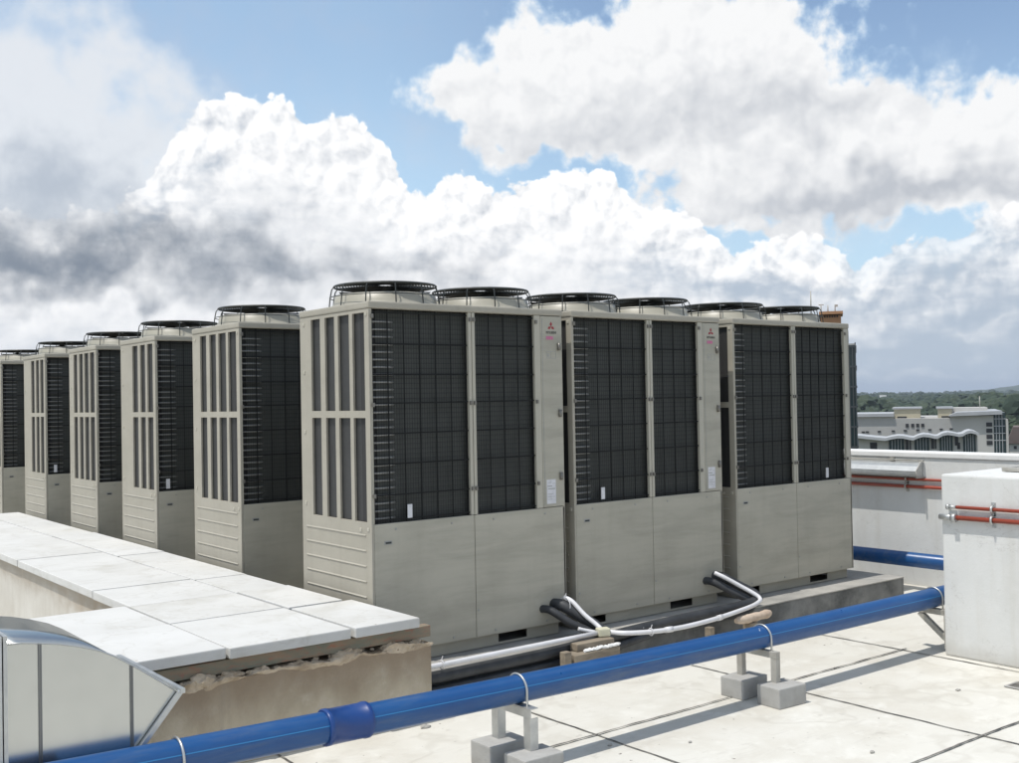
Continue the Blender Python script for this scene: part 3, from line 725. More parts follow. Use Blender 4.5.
# ------------------------------------------------------------------ low masonry wall with slabs
lw = empty('masonry_wall', (0, 0, FLOOR), 'low L shaped rendered wall with a broken top edge under the white slabs', 'wall')
H0 = -FLOOR
b = MB(); b.box(-2.2, 0.012, -0.47, -0.235, 0.0, 0.205 + H0); b.box(-2.2, -0.12, -0.234, 0.60, 0.0, 0.203 + H0)
b.build('front_arm', M['render'], lw)
b = MB(); b.box(-0.895, -0.135, 0.602, 6.02, 0.0, 0.284 + H0); b.build('long_arm', M['innerwall'], lw)
b = MB(); b.box(-2.2, -0.12, -0.34, 0.60, 0.206 + H0, 0.284 + H0); b.build('bedding', M['mortar'], lw)
from mathutils import noise as mn
b = MB(); nx, nz = 420, 22; grid = []
for i in range(nx + 1):                                   # ragged mortar ledge along the top of the front face
    x = -2.2 + 2.222 * i / nx; c_ = []
    top_ = 0.212 + 0.016 * mn.fractal(Vector((x * 9, 3.1, 0)), 0.7, 2.1, 5) + 0.010 * max(0, mn.noise(Vector((x * 4, 9.0, 1))))
    low_ = 0.192 + 0.022 * mn.fractal(Vector((x * 5, 7.7, 2)), 0.8, 2.1, 4)
    for j in range(nz + 1):
        q = j / nz
        if j <= 14:
            z = low_ + (top_ - low_) * j / 14; k = (j / 14) ** 0.7
            y = -0.471 - 0.015 * k * (0.55 + 0.9 * mn.fractal(Vector((x * 16, z * 22, 5)), 0.7, 2.2, 5)) + 0.002 * (1 - k)
        else:
            k = (j - 14) / (nz - 14); z = top_ - 0.004 * k + 0.012 * mn.fractal(Vector((x * 14, k * 3, 8)), 0.7, 2.2, 4); y = -0.478 + 0.12 * k
        c_.append(b.bm.verts.new((x, y, z + H0)))
    grid.append(c_)
for i in range(nx):
    for j in range(nz): b.bm.faces.new((grid[i][j], grid[i + 1][j], grid[i + 1][j + 1], grid[i][j + 1])).smooth = (j % 3 != 0)
for (x, r) in ((-1.02, 0.040), (-0.91, 0.030), (-0.42, 0.034), (-0.36, 0.026), (-0.78, 0.022), (-0.62, 0.018), (-0.2, 0.022), (-0.06, 0.02)):
    b.lump((x, -0.452, 0.214 + H0), r, 0.3, 3, (1.3, 0.8, 0.75))
for k in range(60): b.lump((random.uniform(-2.0, 0.0), random.uniform(-0.465, -0.40), 0.214 + H0), random.uniform(0.005, 0.013), 0.35, 2, (1.4, 0.9, 0.8))
b.build('broken_edge', M['mortar'], lw, recalc=False)
bm_ = MB(); bm_.box(-2.2, 0.022, -0.455, -0.405, 0.229, 0.279, bevel=0.004)
tag(bm_.build('timber_beam', M['beam']), 'greenish weathered beam with reddish marks lying under the white slabs', 'beam')

slabs = [((-0.385, -0.068, -0.505, 0.078), 0.3, 'white slab at the front right corner of the low wall'),
         ((-0.392, -0.112, 0.092, 0.655), 0.2, 'white slab with a raised front edge behind the front right corner slab'),
         ((-0.930, -0.398, -0.492, 0.128), 0.0, 'white slab in the middle of the front edge, left of the corner slab'),
         ((-0.928, -0.402, 0.136, 0.652), 0.1, 'white slab behind the middle front slab, at the inner corner'),
         ((-1.50, -0.940, -0.480, 0.126), -0.2, 'white slab on the front edge beside the duct mouth'),
         ((-1.52, -0.938, 0.134, 0.690), 0.2, 'white slab behind the duct, at the corner of the open pit'),
         ((-2.2, -1.528, -0.470, 0.700), 0.0, 'white slab hidden mostly behind the grey duct'),
         ((-0.395, -0.108, 0.665, 1.186), 0.1, 'white slab beside the unit directly behind the nearest one'),
         ((-0.396, -0.104, 1.196, 2.43), 0.0, 'long white slab on the unit side, beside the second and third units'),
         ((-0.398, -0.100, 2.44, 3.90), -0.1, 'long white slab on the unit side, beside the third and fourth units'),
         ((-0.400, -0.106, 3.91, 6.07), 0.0, 'farthest white slab on the unit side of the long wall'),
         ((-0.924, -0.403, 0.660, 1.225), 0.0, 'white slab on the pit side, first behind the inner corner'),
         ((-0.925, -0.404, 1.235, 1.765), 0.2, 'white slab on the pit side, second behind the inner corner'),
         ((-0.922, -0.405, 1.776, 2.72), 0.0, 'white slab on the pit side, third behind the inner corner'),
         ((-0.924, -0.408, 2.73, 3.62), -0.1, 'white slab on the pit side, at the left edge of the picture'),
         ((-0.922, -0.410, 3.63, 6.10), 0.1, 'farthest white slab on the pit side of the long wall')]
for i, ((x0, x1, y0, y1), rz, lab) in enumerate(slabs):
    cx, cy = (x0 + x1) / 2, (y0 + y1) / 2
    b = MB(); b.box(x0 - cx, x1 - cx, y0 - cy, y1 - cy, 0, 0.043, bevel=0.005)
    z = 0.2865 + [0.002, 0.006, 0.0, 0.0015, 0.0025, 0.0, 0.001, 0.0, 0.001, 0.0025, 0.0, 0.0008, 0.003, 0.0, 0.002, 0.0005][i]
    o = b.build('paving_slab', M['slab'], loc=(cx, cy, z)); o.rotation_euler = (R(rz * 0.3), 0, R(rz))
    tag(o, lab, 'slab', 'white slabs capping the low wall')

settle(1.016)
# ------------------------------------------------------------------ galvanised duct elbow
FLOOR = F0; mark()
du = empty('ventilation_duct', (-1.8, -0.56, FLOOR), 'shiny galvanised duct elbow with flanged mouth in the lower left corner', 'duct')
o0 = Vector((1.8, 0.56, -FLOOR))
def off(p): return (p[0] + o0.x, p[1] + o0.z)
top = [(-1.812, 0.532), (-1.76, 0.529), (-1.713, 0.521), (-1.65, 0.509), (-1.585, 0.491), (-1.521, 0.467), (-1.47, 0.439), (-1.423, 0.407), (-1.38, 0.376), (-1.32, 0.331), (-1.262, 0.286)]
bot = [(-1.40, 0.126), (-1.46, 0.066), (-1.54, 0.010), (-1.64, -0.026), (-1.74, -0.044), (-1.812, -0.048)]
Y0, Y1 = -0.82 + o0.y, -0.21 + o0.y
b = MB()
A = [off(p) for p in top]; B = [off(p) for p in bot]
poly = A + B
va = [b.bm.verts.new((p[0], Y0, p[1])) for p in poly]; vb = [b.bm.verts.new((p[0], Y1, p[1])) for p in poly]
b.bm.faces.new(va); b.bm.faces.new(list(reversed(vb)))
n = len(poly)
for k in range(n):
    if k == len(A) - 1: continue                       # open mouth
    f = b.bm.faces.new((va[k], vb[k], vb[(k + 1) % n], va[(k + 1) % n])); f.smooth = True
b.build('elbow', M['duct'], du)
def rim(p, q, w, y0, y1, mt, name, par):               # frame round the rectangle spanned by p-q in (x,z) and y0-y1
    b = MB(); p = Vector((p[0], 0, p[1])); q = Vector((q[0], 0, q[1])); d = (q - p).normalized()
    for yy in (y0, y1): b.bar(p - d * w + Vector((0, yy, 0)), q + d * w + Vector((0, yy, 0)), 0.014, 0.018, up=(0, 1, 0))
    for c in (p - d * w, q + d * w): b.bar(c + Vector((0, y0 - 0.014, 0)), c + Vector((0, y1 + 0.014, 0)), 0.016, 0.016)
    return b.build(name, mt, par)
rim(A[-1], B[0], 0.012, Y0 - 0.014, Y1 + 0.014, M['galv'], 'mouth_flange', du)
for x, z0, z1 in ((-1.712, -0.03, 0.519), (-1.423, 0.115, 0.404)):
    b = MB(); b.bar((x + o0.x, Y0 - 0.002, z0 + o0.z), (x + o0.x, Y0 - 0.002, z1 + o0.z), 0.0035, 0.004, up=(0, 1, 0))
    b.bar((x + 0.0065 + o0.x, Y0 - 0.001, z0 + o0.z), (x + 0.0065 + o0.x, Y0 - 0.001, z1 + o0.z), 0.005, 0.002, up=(0, 1, 0))
    b.build('seam', M['steel_dark'], du)
b = MB(); b.tube([(p[0], Y0 - 0.003, p[1] + 0.002) for p in A], 0.0032, 6); b.build('edge_bead', M['galv'], du)
b = MB(); b.box(-2.5 + o0.x, -1.838 + o0.x, Y0, Y1, -0.048 + o0.z, 0.532 + o0.z); b.build('straight_duct', M['duct'], du)
b = MB()
for xx in (-1.834, -1.818):
    x0, x1 = xx - 0.006 + o0.x, xx + 0.006 + o0.x
    b.box(x0, x1, Y0 - 0.035, Y0, -0.08 + o0.z, 0.565 + o0.z); b.box(x0, x1, Y1, Y1 + 0.035, -0.08 + o0.z, 0.565 + o0.z); b.box(x0, x1, Y0, Y1, 0.533 + o0.z, 0.566 + o0.z); b.box(x0, x1, Y0, Y1, -0.082 + o0.z, -0.049 + o0.z)
fl = b.build('joint_flange', M['galv'], du)
for xx in (-1.75, -2.4):
    b = MB(); b.bar((xx + o0.x, Y0 + 0.06, 0.064), (xx + o0.x, Y0 + 0.06, 0.232), 0.03); b.bar((xx + o0.x, Y1 - 0.12, 0.064), (xx + o0.x, Y1 - 0.12, 0.232), 0.03); b.build('leg', M['bracket'], du)

KD = (-1.105 - CAM.y) / (-0.82 - CAM.y); settle(KD)
mark()
# ------------------------------------------------------------------ front blue pipe, supports and blocks
YPp = -0.868; RP = 0.0580
_pz = np.polyfit([-1.544, -0.551, -0.22, 0.889, 1.805, 3.367], [0.090, 0.070, 0.057, 0.038, 0.035, 0.030], 3)
def zp(x): return float(np.polyval(_pz, min(max(x, -2.0), 3.8)))
pipe = empty('blue_pipe', (0, YPp, 0), 'long blue plastic pipe crossing the whole foreground with a light blue stripe', 'pipe')
xs = [-3.4 + 0.2 * k for k in range(39)]
b = MB(); b.tube([(x, 0, zp(x)) for x in xs], RP, 40); b.build('pipe_body', M['blue'], pipe)
b = MB(); ang = R(203)
bm = b.bm; prev = None
for x in xs:
    cur = [bm.verts.new((x, (RP + 0.0006) * math.cos(a), zp(x) + (RP + 0.0006) * math.sin(a))) for a in (R(158.5), R(160.5), R(162.5))]
    if prev:
        for i in range(2): bm.faces.new((prev[i], cur[i], cur[i + 1], prev[i + 1]))
    prev = cur
b.build('stripe', M['stripe'], pipe)
b = MB(); x0, x1 = -0.735, -0.548
b.tube([(x, 0, zp(x)) for x in (x0, x0 + 0.004, x0 + 0.02, x0 + 0.022, x1 - 0.022, x1 - 0.02, x1 - 0.004, x1)], 0.066, 40, rr=[0.064, 0.068, 0.068, 0.0655, 0.0655, 0.068, 0.068, 0.063])
b.build('coupling', M['bluec'], pipe)

def ubolt(xc, zc, par, drop):
    b = MB(); r = RP + 0.005
    pts = [(xc, -r, zc - drop)] + [(xc, -r * math.cos(a), zc + r * math.sin(a)) for a in [math.pi * k / 16 for k in range(17)]] + [(xc, r, zc - drop)]
    b.tube(pts, 0.005, 8)
    return b.build('u_bolt', M['galv'], par)
def support(xc, lab, angle_iron):
    z0 = FLOOR + 0.1
    s = empty('pipe_support', (xc, YPp, z0), lab, 'pipe support', 'pipe supports')
    zt = zp(xc) - RP - z0 - 0.002
    ya, yb = 0.135, -0.085
    for y in (ya, yb):
        b = MB()
        if angle_iron:
            w = 0.042
            b.box(-w / 2, w / 2, y - 0.022, y - 0.018, 0, zt - 0.041); b.box(-w / 2, -w / 2 + 0.004, y - 0.018, y + 0.022, 0, zt - 0.041)
        else: b.box(-0.016, 0.016, y - 0.017, y + 0.017, 0, zt - 0.0335)
        b.build('leg', M['bracket'] if not angle_iron else M['galv'], s)
    b = MB()
    if angle_iron: b.box(-0.021, 0.021, yb - 0.024, ya + 0.024, zt - 0.004, zt); b.box(-0.021, -0.017, yb - 0.024, ya + 0.024, zt - 0.040, zt - 0.005)
    else: b.box(-0.0165, 0.0165, yb - 0.0175, ya + 0.0175, zt - 0.033, zt, bevel=0.002)
    b.build('cross_bar', M['bracket'] if not angle_iron else M['galv'], s)
    ubolt(0.0, zp(xc) - z0, s, RP + 0.02)
support(0.180, 'angle iron pipe support nearest the camera, between the coupling and the middle support', True)
support(1.768, 'square tube pipe support standing on two pale blocks in the middle of the deck', False)
support(-1.285, 'pipe support under the blue pipe in front of the duct, only its bolt in view', True)
blocks = [(0.165, -0.755, 'far left concrete block under the nearest pipe support'), (0.165, -1.000, 'near right concrete block under the nearest pipe support'),
          (1.760, -0.755, 'far left concrete block under the middle pipe support'), (1.768, -1.000, 'near right concrete block under the middle pipe support'),
          (-1.300, -0.755, 'far concrete block hidden under the pipe by the duct'), (-1.300, -1.000, 'near concrete block under the pipe by the duct')]
for i, (x, y, lab) in enumerate(blocks):
    b = MB(); b.box(-0.10, 0.10, -0.073, 0.073, 0.0, 0.1 - 0.0005, bevel=0.006)
    o = b.build('concrete_block', M['block'], loc=(x, y + (0.012 if i % 2 else 0), FLOOR)); o.rotation_euler.z = R([0, -1.5, 2, -3, 0, 1][i])
    tag(o, lab, 'block', 'concrete blocks under the pipe supports')
# wall bracket on the white box
wb = empty('wall_bracket', (3.365, YB, FLOOR), 'triangular steel bracket holding the blue pipe on the side of the white box', 'bracket')
zt = zp(3.365) - RP - FLOOR - 0.002
b = MB(); b.box(-0.02, 0.02, 0.0415, 0.245, zt - 0.034, zt, bevel=0.003); b.build('arm', M['bracket'], wb)
b = MB(); b.box(-0.02, 0.02, 0.001, 0.040, 0.02, zt, bevel=0.003); b.build('post', M['bracket'], wb)
b = MB(); b.bar((0, 0.205, zt - 0.036), (0, 0.038, 0.08), 0.03); b.build('brace', M['bracket'], wb)
b = MB(); r = RP + 0.005; zc = zp(3.365) - FLOOR
b.tube([(0, YPp - YB - r, zc - RP - 0.02)] + [(0, YPp - YB - r * math.cos(a), zc + r * math.sin(a)) for a in [math.pi * k / 16 for k in range(17)]] + [(0, YPp - YB + r, zc - RP - 0.02)], 0.005, 8)
b.build('u_bolt', M['galv'], wb)

settle(); FLOOR = FLOOR_NEW
# ------------------------------------------------------------------ small pipework along the plinth
def cr(pts, n=8):                                         # Catmull-Rom through points
    p = [Vector(q) for q in pts]; p = [p[0] * 2 - p[1]] + p + [p[-1] * 2 - p[-2]]; out = []
    for i in range(1, len(p) - 2):
        for k in range(n):
            t = k / n; a, b_, c, d = p[i - 1:i + 3]
            out.append(0.5 * ((2 * b_) + (c - a) * t + (2 * a - 5 * b_ + 4 * c - d) * t * t + (3 * b_ - a - 3 * c + d) * t ** 3))
    out.append(p[-2]); return out
def lag(pts, r, lab): 
    b = MB(); b.tube(cr(pts), r, 16); return tag(b.build('insulated_pipe', M['foam']), lab, 'pipe', 'black insulated pipes')
lag([(1.115, 0.02, 0.165), (1.135, -0.05, 0.163), (1.19, -0.12, 0.115), (1.27, -0.215, 0.03), (1.24, -0.27, -0.02), (1.05, -0.275, -0.04)], 0.031, 'thick black insulated pipe leaving the nearest unit beside the narrow gap')
lag([(1.035, 0.02, 0.150), (1.055, -0.05, 0.147), (1.12, -0.13, 0.085), (1.20, -0.22, 0.02), (1.15, -0.26, -0.09), (1.0, -0.265, -0.10)], 0.021, 'thin black insulated pipe leaving the nearest unit')
lag([(1.279 + 1.12, 0.02, 0.170), (1.279 + 1.14, -0.05, 0.165), (1.279 + 1.19, -0.11, 0.125), (1.279 + 1.25, -0.20, 0.07), (1.279 + 1.21, -0.245, 0.042), (1.279 + 1.0, -0.25, 0.028), (1.7, -0.25, 0.020), (1.3, -0.255, 0.008), (0.9, -0.255, -0.012), (0.3, -0.255, -0.016), (-0.2, -0.255, -0.016)], 0.029, 'long thick black insulated pipe from the middle unit, running along the plinth')
lag([(1.279 + 1.035, 0.02, 0.150), (1.279 + 1.055, -0.05, 0.147), (1.279 + 1.12, -0.13, 0.095), (1.279 + 1.19, -0.215, 0.035), (1.279 + 1.12, -0.255, -0.008), (1.279 + 0.9, -0.255, -0.012), (1.7, -0.258, -0.014), (1.3, -0.262, -0.05), (0.9, -0.258, -0.075), (-0.2, -0.258, -0.078)], 0.023, 'thinner black insulated pipe from the middle unit, below the thick one along the plinth')
def conduit_w(pts, lab, r=0.0125, n=8):
    b = MB(); b.tube(cr(pts, n), r, 12); o = tag(b.build('white_conduit', M['pvc']), lab, 'conduit', 'white conduits'); return o
w1 = conduit_w([(-0.3, -0.287, 0.045), (0.17, -0.287, 0.046), (0.6, -0.285, 0.046), (1.17, -0.285, 0.048)], 'straight white conduit running left from the cream junction to the low wall', n=3)
w2 = conduit_w([(1.23, -0.30, 0.048), (1.28, -0.385, 0.048), (1.42, -0.45, 0.046), (1.60, -0.47, 0.044), (1.80, -0.455, 0.043), (2.0, -0.42, 0.042), (2.30, -0.352, 0.043), (2.44, -0.305, 0.048), (2.475, -0.285, 0.062), (2.468, -0.25, 0.085), (2.425, -0.19, 0.125), (2.36, -0.12, 0.178), (2.33, -0.065, 0.205)], 'bowed white conduit sagging from the cream junction to the middle unit pipes', n=8)
b = MB(); b.tube([(1.49, -0.463, 0.0455), (1.535, -0.468, 0.045)], 0.0155, 12); b.tube([(1.93, -0.436, 0.0425), (1.97, -0.428, 0.0425)], 0.0155, 12); b.build('sleeve', M['pvc'], w2)
conduit_w([(1.20, -0.285, 0.052), (1.215, -0.245, 0.07), (1.185, -0.17, 0.125), (1.165, -0.10, 0.185), (1.150, -0.052, 0.205)], 'short white conduit climbing from the cream junction to the nearest unit', n=8)
conduit_w([(1.17, -0.27, 0.05), (1.13, -0.235, 0.06), (1.10, -0.215, 0.07)], 'stub of white conduit behind the cream junction', r=0.010, n=4)
b = MB(); b.box(-0.03, 0.035, -0.026, 0.026, -0.018, 0.024, bevel=0.006)
j = tag(b.build('junction_box', M['cream'], loc=(1.20, -0.292, 0.048)), 'small cream junction fitting where the white conduits meet', 'junction')
j.rotation_euler.z = R(-20)
def tie(c, r, lab):
    b = MB(); b.tube([(0, r * math.cos(a), r * math.sin(a)) for a in [2 * math.pi * k / 16 for k in range(16)]], 0.0028, 6, closed=True); b.tube([(0, 0.0, r), (0.004, -0.006, r + 0.02)], 0.0024, 5)
    tag(b.build('cable_tie', M['pvc'], loc=c), lab, 'cable tie', 'white cable ties')
tie((1.143, -0.063, 0.165), 0.044, 'white cable tie round the thick black pipe of the nearest unit')
tie((1.40, -0.445, 0.046), 0.018, 'white cable tie on the bowed white conduit')
tie((0.19, -0.287, 0.046), 0.020, 'white cable tie on the straight conduit by the end of the wall')

for px_, py_ in ((425, 727), (690, 742), (835, 668), (958, 690), (872, 752), (610, 745)):
    q = ray(px_, py_); q = CAM + q * ((FLOOR + 0.004 - CAM.z) / q.z); r_ = random.uniform(0.006, 0.012)
    b = MB(); b.lump((0, 0, 0), r_ if px_ != 425 else 0.018, 0.3, 2, (1.3, 0.9, 0.6)); tag(b.build('pebble', M['plinth'], loc=q), 'small grey stone chip lying loose on the pale roof deck', 'pebble', 'stone chips on the deck')

# timber packing below the junction
def timber(lab, x0, x1, y0, y1, z0, z1, rz=0.0, mt=None, name='timber_offcut'):
    b = MB(); cx, cy = (x0 + x1) / 2, (y0 + y1) / 2; b.box(x0 - cx, x1 - cx, y0 - cy, y1 - cy, 0, z1 - z0, bevel=0.004)
    o = b.build(name, mt or M['timber'], loc=(cx, cy, z0)); o.rotation_euler.z = R(rz); return tag(o, lab, 'timber', 'timber packing pieces')
timber('upright timber offcut at the left of the packing below the cream junction', 0.86, 0.905, -0.385, -0.345, FLOOR, 0.01)
timber('larger timber block under the packing plank below the cream junction', 0.92, 1.24, -0.385, -0.295, FLOOR, -0.012, 2)
timber('flat timber plank on top of the packing, just under the cream junction', 0.98, 1.225, -0.35, -0.29, -0.010, 0.027, -3)
b = MB()
for k in range(9): b.lump((-0.10 + 0.026 * k, random.uniform(-.006, .006), random.uniform(-0.002, 0.003)), 0.017, 0.3, 2, (1.4, 0.8, 0.5))
tag(b.build('mortar_dab', M['coping'], loc=(1.12, -0.372, -0.004)), 'long white mortar dab on the timber block below the cream junction', 'mortar', 'white mortar dabs')
b = MB(); b.lump((0, 0, 0), 0.024, 0.3, 2, (1.5, 0.9, 0.6)); b.lump((0.02, 0.004, 0.002), 0.018, 0.3, 2, (1.3, 0.9, 0.6))
tag(b.build('mortar_dab', M['coping'], loc=(1.205, -0.332, 0.0)), 'round white mortar dab at the right end of the timber block', 'mortar', 'white mortar dabs') if False else None
timber('upright timber offcut standing behind the blue pipe under the pale split piece', 1.96, 2.0, -0.35, -0.31, FLOOR, -0.03)
timber('short timber post hidden behind the blue pipe, carrying the pale split piece', 2.24, 2.30, -0.41, -0.35, FLOOR, -0.034)
b = MB()
pts = [(-0.155, 0, 0), (-0.13, 0.002, 0.002), (-0.06, -0.003, 0.001), (0.02, 0.003, 0.0), (0.10, -0.002, 0.003), (0.145, 0.002, 0.004), (0.165, 0.0, 0.003)]
b.tube(cr(pts, 5), 0.02, 9, rr=[0.012 + 0.013 * min(1, 4 * min(k, 30 - k) / 30) + random.uniform(-0.003, 0.003) for k in range(31)])
tag(b.build('split_timber', M['pale_timber'], loc=(2.29, -0.385, -0.011)), 'pale rough split piece of timber lying just behind the blue pipe', 'timber').rotation_euler.z = R(2)

#BACKGROUND
# ------------------------------------------------------------------ far surroundings
def BW(px, d, py=None):                                  # ground-plan point on a photo azimuth, d metres ahead
    return FH * d + RH * ((px - 509.5) / FPX * d) + Vector((CAM.x, CAM.y, 0))
def ZB_(px, py, d): return P(px, py, d).z
M['bwall'] = mat("grey_white_far_wall", (0.42, 0.415, 0.40), 0.9, tone=(0.34, 0.335, 0.32), scale=0.15, amount=0.7)
M['bwall2'] = mat("pale_far_wall", (0.50, 0.49, 0.46), 0.9, tone=(0.42, 0.41, 0.38), scale=0.2, amount=0.6)
M['byellow'] = mat("yellow_cream_wall", (0.44, 0.40, 0.29), 0.9, tone=(0.37, 0.335, 0.245), scale=0.3, amount=0.6)
M['broof'] = mat("grey_metal_roof", (0.40, 0.41, 0.42), 0.5, tone=(0.32, 0.33, 0.34), scale=0.2, amount=0.6)
M['bpale'] = mat("pale_metal_roof", (0.42, 0.43, 0.44), 0.6)
M['bglass'] = mat("dark_green_glass", (0.016, 0.034, 0.036), 0.15, tone=(0.03, 0.055, 0.058), scale=0.4, amount=0.8)
M['bbar'] = mat("dark_glazing_bar", (0.05, 0.06, 0.065), 0.5)
M['bdark'] = mat("dark_opening", (0.02, 0.02, 0.022), 0.6)
M['orange'] = mat("orange_brown_render", (0.44, 0.235, 0.125), 0.9, tone=(0.36, 0.19, 0.10), scale=0.5, amount=0.6)
M['brown'] = mat("brown_tiled_roof", (0.16, 0.12, 0.105), 0.9, tone=(0.10, 0.08, 0.075), scale=0.3, amount=0.7)
class View:                                              # a building standing square to the line of sight, origin at (px, d); x to the right, y away
    def __init__(s, px, d):
        s.px, s.d = px, d; s.o = BW(px, d); s.a = math.atan((px - 509.5) / FPX); s.L = d / math.cos(s.a)
    def root(s, name, label, cat, group=None):
        e = empty(name, (s.o.x, s.o.y, G), label, cat, group); e.rotation_euler.z = YAW - math.pi / 2 - s.a; s.e = e; return e
    def x(s, px, y=0.0): return math.tan(math.atan((px - 509.5) / FPX) - s.a) * (s.L + y)
    def z(s, py, y=0.0): return P(s.px, py, s.d * (s.L + y) / s.L).z - G
# tower with the orange roof hut behind the units
v = View(856, 62.0)
t = v.root('office_tower', 'dark glass tower just behind the right end of the units', 'tower')
H1 = v.z(345); H2 = v.z(323)
b = MB(); b.box(v.x(800), v.x(856.2), 0, 9.6, 0, H1); b.build('glass_wall', M['bglass'], t)
b = MB(); b.box(v.x(790), v.x(848.6), 0.8, 9.9, 0, H2); b.build('core', M['bwall'], t)
b = MB(); z = 1.2
while z < H1:
    b.box(v.x(800) - 0.03, v.x(856.2) + 0.05, -0.05, 9.65, z, z + 0.10); z += 1.15
for px in (802, 806, 810, 814, 818, 822, 826, 830, 834, 838, 842, 845.5, 849, 852.5): b.box(v.x(px), v.x(px) + 0.06, -0.07, 0.0, 0.0, H1)
b.build('glazing_bar', M['bbar'], t)
b = MB(); b.box(v.x(855.4), v.x(856.5), -0.12, 0.4, 0, H1 + 0.15); b.build('corner_fin', M['bbar'], t)
b = MB(); b.box(v.x(848.7), v.x(856.2), 0.05, 9.6, H1 - 0.2, H1 + 0.10); b.build('parapet', M['bwall'], t)
v2_ = View(832, 78.0)
h = v2_.root('roof_hut', 'orange rendered hut with dark window band and aerials on the tower roof', 'hut')
zb, zt = v2_.z(330), v2_.z(315)
b = MB(); b.box(v2_.x(822), v2_.x(842.5), 0, 2.5, zb - 8, zt); b.build('wall', M['orange'], h)
b = MB(); b.box(v2_.x(820.5), v2_.x(844.5), -0.3, 2.8, zt + 0.05, v2_.z(311.4)); b.build('roof', M['orange'], h)
b = MB()
for px in (825.5, 828, 830.5, 833, 835.5, 838): b.box(v2_.x(px), v2_.x(px) + 0.10, -0.03, 0.1, v2_.z(317.4), v2_.z(315.3))
w_ = b.build('window', M['bdark'], h)
b = MB(); b.box(v2_.x(815), v2_.x(821.8), 0, 3, zb - 8, v2_.z(315)); b.build('plant_box', M['bdark'], h)
def mast(px, py, name, lab, arms=()):
    x = v2_.x(px); top_ = v2_.z(py); ca_, sa_ = math.cos(v2_.a), math.sin(v2_.a); e = v2_.o + (RH * ca_ - FH * sa_) * x + (FH * ca_ + RH * sa_) * 1.5
    b = MB(); b.tube([(0, 0, 0), (0, 0, top_ - v2_.z(311.4))], 0.045, 6)
    for a in arms: b.bar((a[0], 0, top_ - v2_.z(311.4) + a[2]), (a[1], 0, top_ - v2_.z(311.4) + a[2]), a[3])
    o = b.build(name, M['bracket'], loc=(e.x, e.y, G + v2_.z(311.4))); o.rotation_euler.z = YAW - math.pi / 2 - v2_.a
    tag(o, lab, 'aerial', 'aerials on the hut')
mast(822.5, 302, 'aerial', 'T shaped aerial at the left on the orange hut', [(-0.16, 0.2, -0.05, 0.07)])
mast(829.5, 303, 'aerial', 'plain straight aerial in the middle of the orange hut')
mast(836.8, 303, 'aerial', 'aerial with a small dark head at the right on the orange hut', [(-0.02, 0.2, -0.08, 0.16)])
mast(812.3, 288, 'aerial', 'tallest thin aerial left of the orange hut')

# hall with the waved roof
v = View(915, 165.0)
t = v.root('waved_roof_hall', 'long low hall with a waved pale roof and dark glazed bays', 'hall')
crest = [(848, 435.0), (856, 434.6), (872, 436.4), (884, 437.6), (890, 436.2), (896, 435.2), (902, 435.4), (908, 436.8), (912, 437.2), (917, 435.0), (922, 433.8), (928, 434.4), (933, 435.7), (936, 435.7), (941, 433.0), (946, 432.0), (952, 432.8), (957, 434.0), (961, 433.5), (965, 431.2), (969, 430.4), (974, 431.6), (977.5, 433.4)]
up = [(v.x(px), v.z(py)) for px, py in crest]; lo_ = [(x, z - 0.42) for x, z in up]
b = MB(); b.prism(up + list(reversed(lo_)), 'y', -1.6, 5.5); b.build('roof', M['bpale'], t)
b = MB(); body = [(v.x(848), 0)] + [(x, z - 0.44) for x, z in up] + [(v.x(976), 0)]; body[1] = (v.x(848), body[1][1]); body[-2] = (v.x(976), body[-2][1]); b.prism(body, 'y', 0.0, 5); b.build('wall', M['bwall2'], t)
def roof_at(px):
    for (a, za), (c, zc) in zip(crest, crest[1:]):
        if a <= px <= c: return v.z(za + (zc - za) * (px - a) / (c - a)) - 0.5
    return v.z(435)
for p0, p1 in ((887.5, 902.5), (913, 927.5), (938, 951), (961.5, 974)):
    n = 8; top_ = [(v.x(p0 + (p1 - p0) * k / n), roof_at(p0 + (p1 - p0) * k / n)) for k in range(n + 1)]
    b = MB(); b.prism([(v.x(p0), 0.5)] + top_ + [(v.x(p1), 0.5)], 'y', -0.25, -0.02); f = b.build('window', M['bglass'], t)
    b = MB()
    for k in range(1, 5): b.box(v.x(p0 + (p1 - p0) * k / 5) - 0.05, v.x(p0 + (p1 - p0) * k / 5) + 0.05, -0.32, -0.26, 0.5, roof_at(p0 + (p1 - p0) * k / 5) - 0.1)
    b.build('glazing_bar', M['broof'], f)
for px, py, w, hh in ((872, 446.2, 7, 1.2), (905.5, 444, 3, 1.8), (908.7, 444, 1.5, 1.8), (931, 443, 3, 1.8), (934, 443, 1.5, 1.8), (955, 441, 3.5, 1.4), (957, 446, 3, 1.0)):
    b = MB(); b.box(v.x(px - w / 2), v.x(px + w / 2), -0.1, -0.01, v.z(py) - hh / 2, v.z(py) + hh / 2); b.build('window', M['bdark'], t)

